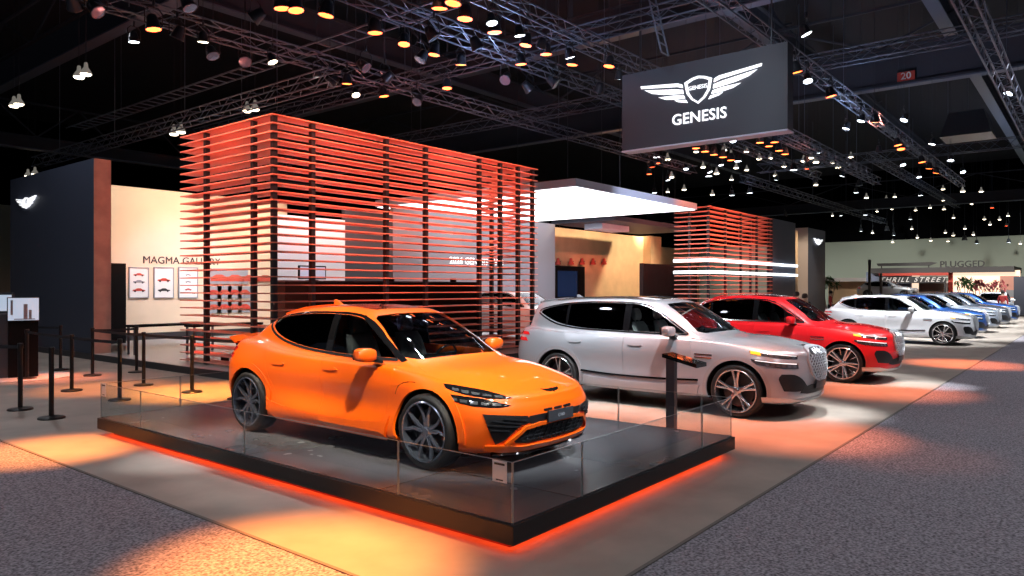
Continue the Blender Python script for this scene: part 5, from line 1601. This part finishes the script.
put_text('number_lettering', '20', .36, MATS['paper'], (-.065, q.y+14, q.z-9.6), (0, -1, 0), parent=bt, depth=.004, bold=True)
beam(130, 20, 10.5, 'y', 4, 50, 'roof beam crossing the upper left corner', h=1.2)
beam(130, 161, 8.6, 'x', 4, 30, 'low roof beam left of the slatted tower', h=.6)
beam(900, 207, 9.2, 'y', -34, 40, 'far roof beam across the hall', h=.9)
beam(900, 228, 9.2, 'y', -40, 50, 'farthest roof beam before the hall wall', h=.9)
beam(640, 30, 11.8, 'y', -10, 50, 'high roof beam above the sign', h=1.2)
beam(420, 70, 11.5, 'x', 4, 60, 'high roof beam running above the booth', h=1.0)
beam(800, 60, 12.0, 'x', 10, 70, 'high roof beam running to the far right', h=1.0)
beam(960, 40, 11.6, 'x', 10, 76, 'high roof beam along the aisle', h=1.0)
# ladder hanging left of the sign
la, lb_ = on_x(651, -6, 15.0), on_x(665, 54, 15.0)
t = thing('ladder', 'steel ladder hanging left of the sign', 'ladder', tuple(lb_))
truss_mesh((0, 0, 0), tuple(la-lb_), .36, .022, step=.22, flat=True).build('ladder_frame', MATS['truss_metal'], t)
# speaker array box at upper right
q = on_z(968, 138, 8.0)
t = thing('hanging_projector', 'grey tapered box hanging in the upper right', 'box', tuple(q))
MB().add([(-.9,-.9,0),(.9,-.9,0),(.9,.9,0),(-.9,.9,0),(-.6,-.6,1.0),(.6,-.6,1.0),(.6,.6,1.0),(-.6,.6,1.0)], [(0,3,2,1),(4,5,6,7),(0,1,5,4),(1,2,6,5),(2,3,7,6),(3,0,4,7)]).build('housing', MATS['steel'], t)
MB().bar((0, 0, 1), (0, 0, 13.4-q.z), .015, 4).build('hanging_rod', MATS['steel'], t)

# ------------------------------------------------------------------ lamps
ORD = ['first','second','third','fourth','fifth','sixth','seventh','eighth','ninth','tenth','eleventh','twelfth','thirteenth','fourteenth','fifteenth','sixteenth','seventeenth','eighteenth','nineteenth','twentieth']
def lamp_meshes():
    body = MB().lathe([(.001, .30), (.09, .30), (.12, .22), (.15, .05), (.17, .0), (.165, -.02), (.15, -.005)], n=20)
    lens = MB().lathe([(.001, .0), (.15, .0), (.15, -.012), (.115, -.016), (.001, -.02)], n=20)
    yoke = MB().tube([(-.19, 0, .10), (-.19, 0, .36), (-.10, 0, .46), (.10, 0, .46), (.19, 0, .36), (.19, 0, .10)], .014, 5).bar((0, 0, .46), (0, 0, .62), .03, 6).bar((-.19, 0, .1), (-.14, 0, .1), .02).bar((.19, 0, .1), (.14, 0, .1), .02)
    return body.mesh('housing'), lens.mesh('lens'), yoke.mesh('yoke')
LB, LL, LY = lamp_meshes()
for me, m in ((LB, 'lamp_body'), (LY, 'lamp_body')):
    me.materials.append(MATS[m])
    for p in me.polygons: p.use_smooth = True
LENS = {}
for kname in ('orange_lens', 'red_lens', 'white_lens', 'warm_lens', 'dim_lens'):
    me = LL.copy(); me.name = 'lens'; me.materials.clear(); me.materials.append(MATS[kname]); LENS[kname] = me
    if kname == 'orange_lens':
        me.materials.append(MATS['red_lens'])
        for pg_ in me.polygons:
            if Vector((pg_.center.x, pg_.center.y)).length > .128: pg_.material_index = 1
HB = MB().lathe([(.001, .55), (.07, .55), (.09, .46), (.10, .32), (.13, .28), (.24, .10), (.27, .0), (.255, -.01), (.22, .08), (.12, .26), (.001, .26)], n=22).mesh('reflector'); HB.materials.append(mat('lamp_glassy', (.55, .56, .56), .25, .5, emit=(1, .93, .8), estr=.12))
HL = MB().lathe([(.001, .02), (.22, .03), (.25, .005), (.20, -.07), (.001, -.10)], n=22).mesh('lens'); HL.materials.append(MATS['warm_lens'])
HC = MB().bar((0, 0, 0), (0, 0, 1), .008, 4).mesh('cable'); HC.materials.append(MATS['beam'])
HR = MB().bar((0, 0, 0), (0, 0, 1), .014, 5).mesh('rod'); HR.materials.append(MATS['beam'])
for me in (HB, HL):
    for p in me.polygons: p.use_smooth = True
def lamp(px, py, z, kind, label, group, tilt=(0, 0), s=1.0, yaw=None, cable=True):
    s *= .72
    q = on_z(px, py, z)
    while q.x > 76: z -= .2; q = on_z(px, py, z)
    o = thing('stage_lamp', label, 'lamp', tuple(q), 0, group); o.scale = (s, s, s)
    for nm, me in (('housing', LB), ('lens', LENS[kind]), ('yoke', LY)):
        c = bpy.data.objects.new(nm, me); C.objects.link(c); c.parent = o
        if nm != 'yoke':
            c.rotation_euler = (tilt[0], tilt[1], 0)
    if cable:
        c = bpy.data.objects.new('cable', HC); C.objects.link(c); c.parent = o; c.location = (0, 0, .6); c.scale = (1, 1, (cable_top(q.x, q.y, z+.6)-z)/s-.6)
    return o
def bay(px, py, z, label, group, s=1.0):
    s *= .55
    q = on_z(px, py, z)
    while q.x > 76: z -= .2; q = on_z(px, py, z)
    for dx, w in ((-.0, 'one'),):
        o = thing('high_bay_lamp', label, 'lamp', (q.x, q.y, q.z), 0, group); o.scale = (s, s, s)
        for nm, me in (('reflector', HB), ('lens', HL), ('rod', HR)):
            c = bpy.data.objects.new(nm, me); C.objects.link(c); c.parent = o
            if nm == 'rod': c.location = (0, 0, .54); c.scale = (1, 1, (cable_top(q.x, q.y, z+.4)-z)/s-.54)
orange = [(153.6,29),(282,8),(296,10),(326,15),(375,32.5),(404,44),(434,54.5),(461,64.5),(447,88),(384,96),(347,83.5),(439.5,8),(453,3),(465,18.5),(494.6,32),(525.6,45),(546,54),(572,64.5),(521,64),(609,66)]
random.seed(4)
LZ = 7.25
for i, (x, y) in enumerate(sorted(orange)):
    lamp(x, y, LZ, 'orange_lens', '%s from the left of the glowing orange lamps hanging above and left of the sign' % ORD[i], 'orange lamps on the near trusses', (random.uniform(-.15,.15), random.uniform(-.15,.15)), 1.15 if y > 40 else 1.35)
white = [(134,41.7),(203,41.7),(272.7,62),(317,75),(356,95),(492,23),(519.7,35.4),(570,57.5),(619,79),(541,47),(686,54 if 0 else 169),(721,165)]
for i, (x, y) in enumerate(sorted(white)):
    lamp(x, y, LZ, 'white_lens' if x > 400 or x < 150 else 'warm_lens', '%s from the left of the white beam lamps on the near trusses' % ORD[i], 'white lamps on the near trusses', (random.uniform(-.5,.5), random.uniform(-.5,.5)))
dark = [(177,38),(213,56),(245,62),(253,19),(330,84),(366,68),(385,80),(417,102),(434,38),(478,48),(505,80),(530,90),(556,84),(598,92),(420,60),(190,8),(75,8),(98,12)]
for i, (x, y) in enumerate(sorted(dark)):
    lamp(x, max(y, 5), LZ, 'dim_lens', '%s from the left of the unlit silver lamps on the near trusses' % ORD[i], 'unlit lamps on the near trusses', (random.uniform(-.8,.8), random.uniform(-.8,.8)), 1.25)
rowo = [(686,144),(696,148),(705,151.4),(714,154.5),(723,157),(731,160)]
for i, (x, y) in enumerate(rowo): lamp(x, y, 7.0, 'orange_lens', '%s from the left of six orange lamps in a row just below the sign' % ORD[i], 'orange lamps below the sign', (0, 0), 1.3)
rowr = [(751,137),(760,142.5),(769,146),(774.5,142),(779,150.5),(785,154)]
for i, (x, y) in enumerate(rowr): lamp(x, y, 7.0, 'orange_lens', '%s from the left of the orange lamps under the right end of the sign' % ORD[i], 'orange lamps under the right end of the sign', (0, 0), 1.2)
ro = [(796.5,72),(831,96),(874.6,122),(898,145),(922,162),(929,168.5),(936,173),(652,167),(785,215 if 0 else 216),(901,149)]
for i, (x, y) in enumerate(sorted(ro)): lamp(x, y, 7.1, 'orange_lens' if x != 652 else 'red_lens', '%s from the left of the scattered orange lamps right of the sign' % ORD[i], 'orange lamps right of the sign', (random.uniform(-.2,.2), random.uniform(-.2,.2)), 1.2)
wr_ = [(806.5,34),(808,81),(845,130),(846,86 if 0 else 128.5),(861,124 if 0 else 121),(879,151),(904,120),(903,165),(932,144),(950,161),(919,177),(951,161 if 0 else 160),(963,172),(967,7),(1008,93.5),(1018,113),(710,169 if 0 else 172),(733,141),(807,161),(842,176),(816,166 if 0 else 182),(668,180),(776,180)]
wr_ = sorted(set(wr_))
for i, (x, y) in enumerate(wr_): lamp(x, y, 7.1, 'white_lens', 'small white beam lamp on the trusses right of the sign, %d px across the frame' % x if 0 else '%s from the left of the cold white lamps around and right of the sign' % (ORD[i] if i < 20 else ['twenty first', 'twenty second', 'twenty third', 'twenty fourth'][i-20]), 'cold white lamps right of the sign', (random.uniform(-.4,.4), random.uniform(-.4,.4)), 1.0)
bays = [(14,106,'left'),(19,104,'right'),(79,77,'left'),(86,74,'right'),(174,134,'left'),(181,132,'right'),(247,111,'left'),(255,109.5,'right'),(28,176,'left'),(35,174,'right'),(248,4,'left')]
nm = {14:'far left pair',19:'far left pair',79:'pair below the upper left truss',86:'pair below the upper left truss',174:'pair beside the slatted tower top',181:'pair beside the slatted tower top',247:'pair above the tower corner',255:'pair above the tower corner',28:'pair over the navy wall',35:'pair over the navy wall'}
for x, y, sd in bays:
    if x in nm: bay(x, y, 9.0 if y < 120 else 8.0, '%s one of the bright bell lamps, %s' % (sd, nm[x]), 'bright bell shaped hall lamps', 1.25)
# far field of hall lamps
random.seed(11)
cnt = 0; far = []
while len(far) < 85:
    y = random.uniform(150, 244); x = random.uniform(645, 1022)
    if x > 690 and x < 830 and y > 200: continue
    if y > 200 and x < 800: continue
    if y < 185 and x > 860: continue
    if any(abs(x-a) < 7 and abs(y-b) < 4 for a, b in far): continue
    far.append((x, y))
for i, (x, y) in enumerate(far):
    k = random.random(); z = random.choice((8.4, 9.2, 10.2))
    if y > 225: z = 8.2
    if k < .55: bay(x, y, z, 'distant bell lamp in the dark hall ceiling right of the sign', 'distant bell lamps', .9 if y > 200 else 1.1)
    elif k < .80: lamp(x, y, z-1, 'white_lens', 'distant cold white lamp far down the hall', 'distant cold lamps', (0, 0), 1.4)
    elif k < .9: lamp(x, y, z-1, 'red_lens', 'distant red lamp far down the hall', 'distant red lamps', (0, 0), 1.1)
    else: lamp(x, y, z-1, 'dim_lens', 'distant unlit lamp far down the hall', 'distant unlit lamps', (0, 0), 1.8)
# ------------------------------------------------------------------ stands far down the hall
FX = 60.0
def fx(px, py): return on_x(px, py, FX)
pv = thing('exhibit_pavilion', 'distant pavilion with a flat dark roof and bright peach wall', 'pavilion', (FX, 9, 0))
def pbox(px0_, py0_, px1_, py1_, name, m, dx=0, th=.3, par=None):
    a, b = fx(px0_, py0_), fx(px1_, py1_)
    return MB().box(dx, dx+th, b.y-9, a.y-9, max(0, min(a.z, b.z)), max(a.z, b.z)).build(name, m, par or pv)
pbox(872, 268.5, 1015, 272, 'roof', MATS['dark_wall'], -.6, 6)
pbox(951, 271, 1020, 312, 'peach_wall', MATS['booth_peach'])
s_ = pbox(1000, 276, 1019, 298, 'sunset_mural', MATS['sunset'], -.06, .05)
pbox(1001, 290, 1018, 297, 'mural_horizon', MATS['photo_grey'], -.10, .03, s_)
pbox(866, 272, 912, 300, 'blue_wall', MATS['grey_blue'] if 'grey_blue' in MATS else mat('grey_blue', (.16, .20, .32), .6))
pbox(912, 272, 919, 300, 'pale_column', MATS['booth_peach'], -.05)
pbox(919, 281, 944, 301, 'brown_screen', MATS['brown_mid'] if 'brown_mid' in MATS else mat('brown_mid', (.16, .10, .08), .6), -.1)
pbox(944, 281, 948, 300, 'pale_column', MATS['paper'], -.05)
pbox(948.5, 272, 953, 301, 'red_column', MATS['ink_red'], -.15, .5)
pbox(882, 273.5, 950, 275.5, 'red_beam', MATS['ink_red'], -.9)
th_ = thing('street_sign', 'distant dark fascia sign with slanted white street lettering', 'sign', tuple(fx(915, 280)-Vector((1.2, 0, 0))))
a, b = fx(884, 277), fx(950, 283)
MB().box(0, .2, (b.y-a.y)/2, (a.y-b.y)/2, -(a.z-b.z)/2, (a.z-b.z)/2).build('fascia', MATS['ink'], th_)
for y in ((b.y-a.y)/2+.05, (a.y-b.y)/2-.05): MB().box(.05, .15, y-.05, y+.05, -th_.location.z, -(a.z-b.z)/2).build('post', MATS['ink'], th_)
put_text('sign_lettering', 'THRILL STREET', .48, MATS['paper'], (-.02, 0, 0), (0, -1, 0), parent=th_, depth=.01, bold=True, shear=.4, space=1.35)
c0, c1 = fx(943, 265), fx(978, 265)
pg = thing('roof_lettering', 'distant open frame letters standing on the pavilion roof', 'sign', tuple(fx(962, 268)))
put_text('letters', 'PLUGGED', .62, MATS['ink'], (0, 0, .26), (0, -1, 0), parent=pg, depth=.05, bold=True)
MB().box(-.04, .04, -1.5, 1.5, -.02, .02).build('letter_rail', MATS['ink'], pg)
ar = thing('arrow_sign', 'distant long dark arrow shaped sign above the pavilion roof', 'sign', tuple(fx(906, 264.5)+Vector((-.3, 0, 0))))
v, f = flat_prism([(-1.9, .10), (1.7, .13), (2.1, .08), (1.6, -.12), (-1.8, -.10)], .1, (0, 0, 0), (0, -1, 0)); MB().add(v, f).build('arrow', MATS['ink'], ar)
MB().bar((.1, 1.6, 0), (.1, 1.6, -.5), .04).bar((.1, -1.5, 0), (.1, -1.5, -.5), .04).build('support', MATS['ink'], ar)
for x, lab in ((869.5, 'left'), (881, 'right')):
    p = on_x(x, 300, 52.0)
    o = thing('steel_mast', '%s one of two thin dark masts before the distant pavilion' % lab, 'mast', (52.0, p.y, 0))
    MB().box(-.07, .07, -.07, .07, 0, 3.7 if lab == 'left' else 2.8).build('mast', MATS['ink'], o)
    MB().box(-.3, .3, -.3, .3, 0, .06).build('base_plate', MATS['ink'], o)
# small stand left of it
p = on_x(846, 300, 66)
o = thing('exhibit_stand', 'distant low pale stand with a flat top behind the white car', 'stand', (66, p.y, 0))
MB().box(0, 3, -2.2, 2.2, 2.4, 2.7).build('roof', MATS['white_wall'], o)
MB().box(2.8, 3, -2.2, 2.2, 0, 2.4).build('back_panel', MATS['beige'], o)
for y in (-2.1, 2.0): MB().box(0, .12, y, y+.12, 0, 2.4).build('column', MATS['ink_red'], o)
# dark banner at the right edge
p = on_x(1023, 300, 58)
o = thing('banner_stand', 'dark upright banner at the right edge of the hall', 'banner', (58, p.y, 0))
MB().box(0, .1, -.5, .5, .1, 2.6).build('banner', MATS['navy'], o); MB().box(-.3, .3, -.5, .5, 0, .1).build('foot', MATS['ink'], o)

# plants and rocks before the pavilion
def plant(px_, py_, X, s, m, lab, name='shrub'):
    p = on_x(px_, py_, X); o = thing(name, lab, 'plant', (X, p.y, 0))
    random.seed(int(px_)); mm = MB()
    for k in range(90):
        th, ph = random.uniform(0, 6.283), random.uniform(.1, 1.5); rr = s*random.uniform(.5, 1)
        c = Vector((rr*math.cos(th)*math.cos(ph), rr*math.sin(th)*math.cos(ph), s*2.2+rr*math.sin(ph)))
        d = Vector((random.uniform(-1, 1), random.uniform(-1, 1), random.uniform(-1, 1))).normalized()*s*.28; e = d.cross(Vector((0, .3, 1))).normalized()*s*.09
        mm.add([c-d, c+e, c+d, c-e], [(0, 1, 2, 3)])
    mm.build('foliage', m, o)
    st_ = MB()
    for a in range(5): st_.bar((0, 0, 0), (s*.5*math.cos(a*1.3), s*.5*math.sin(a*1.3), s*2.4), .03*s, 4)
    st_.build('stem', MATS['brown_mid'], o)
plant(964, 300, 55, .8, MATS['leaf'], 'dark green shrub before the bright pavilion wall')
plant(979, 300, 56, .75, MATS['blossom'], 'reddish shrub before the bright pavilion wall')
plant(996, 300, 58, .75, MATS['blossom'], 'taller reddish shrub right of the other one')
plant(828, 300, 48, .8, MATS['leaf'], 'green potted shrub beside the navy pylon')
plant(952, 303, 56.5, .5, MATS['leaf'], 'low green shrub left of the dark green one')

# ------------------------------------------------------------------ people, far off
def person(px_, py_, X, lab, top, low, lean=0.0, arm=0, rz=0.0, h=1.7):
    p = on_x(px_, py_, X); o = thing('person', lab, 'person', (X, p.y, 0), rz)
    k = h/1.72
    J = {'pel': (0,0,.95), 'sp': (0,.02,1.15), 'ch': (0,.02,1.36), 'nk': (0,.01,1.49), 'hd': (0,-.01,1.60), 'tp': (0,-.005,1.70),
         'hl': (.09,0,.92), 'kl': (.10,-.03,.50), 'al': (.10,.02,.08), 'fl': (.11,-.12,.035), 'hr': (-.09,0,.92), 'kr': (-.11,-.04+.05*arm,.50), 'ar': (-.12,.05,.08), 'fr': (-.13,-.09,.035),
         'sl': (.17,.02,1.41), 'el': (.23,.04,1.15), 'wl': (.22,-.08-.12*arm,.92+.12*arm), 'gl': (.21,-.14-.14*arm,.86+.16*arm), 'sr': (-.17,.02,1.41), 'er': (-.24,.03,1.15), 'wr': (-.23,-.03,.90), 'gr': (-.22,-.06,.82)}
    Rr = {'pel': .135,'sp': .12,'ch': .14,'nk': .055,'hd': .085,'tp': .075,'hl': .09,'kl': .058,'al': .042,'fl': .035,'hr': .09,'kr': .058,'ar': .042,'fr': .035,'sl': .065,'el': .042,'wl': .030,'gl': .028,'sr': .065,'er': .042,'wr': .030,'gr': .028}
    E = [('pel','sp'),('sp','ch'),('ch','nk'),('nk','hd'),('hd','tp'),('pel','hl'),('hl','kl'),('kl','al'),('al','fl'),('pel','hr'),('hr','kr'),('kr','ar'),('ar','fr'),('ch','sl'),('sl','el'),('el','wl'),('wl','gl'),('ch','sr'),('sr','er'),('er','wr'),('wr','gr')]
    def skin(sub, name, m, grow, parent):
        ks = [q for q in J if any(q in e for e in sub)]
        me = bpy.data.meshes.new(name); me.from_pydata([tuple(c*k for c in J[q]) for q in ks], [(ks.index(a), ks.index(b)) for a, b in sub], []); 
        ob = bpy.data.objects.new(name, me); C.objects.link(ob)
        md = ob.modifiers.new('s', 'SKIN'); 
        for i, q in enumerate(ks): me.skin_vertices[0].data[i].radius = ((Rr[q]+grow)*k, (Rr[q]*(.72 if q in ('pel','sp','ch') else 1)+grow)*k)
        me.skin_vertices[0].data[0].use_root = True
        ob.modifiers.new('d', 'SUBSURF').levels = 1
        dg = bpy.context.evaluated_depsgraph_get(); dg.update(); m2 = bpy.data.meshes.new_from_object(ob.evaluated_get(dg)); bpy.data.objects.remove(ob)
        m2.name = name; m2.materials.clear(); m2.materials.append(m)
        for q in m2.polygons: q.use_smooth = True
        ob = bpy.data.objects.new(name, m2); C.objects.link(ob); ob.parent = parent
    skin(E, 'body', MATS['skin'], 0, o)
    skin([e for e in E if not set(e) & {'hd','tp','gl','gr','nk','hl','hr','kl','kr','al','ar','fl','fr'}], 'jacket', top, .014, o)
    skin([e for e in E if set(e) <= {'pel','hl','hr','kl','kr','al','ar'}], 'trousers', low, .014, o)
    MB().lathe([(.001, 1.745*k), (.06*k, 1.735*k), (.092*k, 1.69*k), (.098*k, 1.63*k), (.085*k, 1.58*k)], (0, .012, 0), n=14).build('hair', MATS['hair'], o, smooth=60)
person(1003, 300, 48, 'person in a red top and black trousers standing far right before the bright wall', MATS['cloth_red'], MATS['cloth_black'], rz=1.2)
person(908, 300, 38.5, 'person in dark red behind the roof of the white car', MATS['cloth_red'], MATS['cloth_blue'], arm=1, rz=.4)
person(915, 300, 38.8, 'person in a blue top next to the one in dark red', MATS['cloth_blue'], MATS['cloth_grey'], rz=2.2)
person(805, 300, 24, 'person in dark clothes just behind the windshield of the red car', MATS['cloth_black'], MATS['cloth_grey'], rz=-.6, h=1.66)
person(797, 300, 27, 'person in a blue jacket left of the pylon behind the red car', MATS['cloth_blue'], MATS['cloth_black'], rz=.6, h=1.7)
person(831, 300, 40, 'person in a red jacket between the pylon and the white car', MATS['cloth_red'], MATS['cloth_black'], rz=.2)
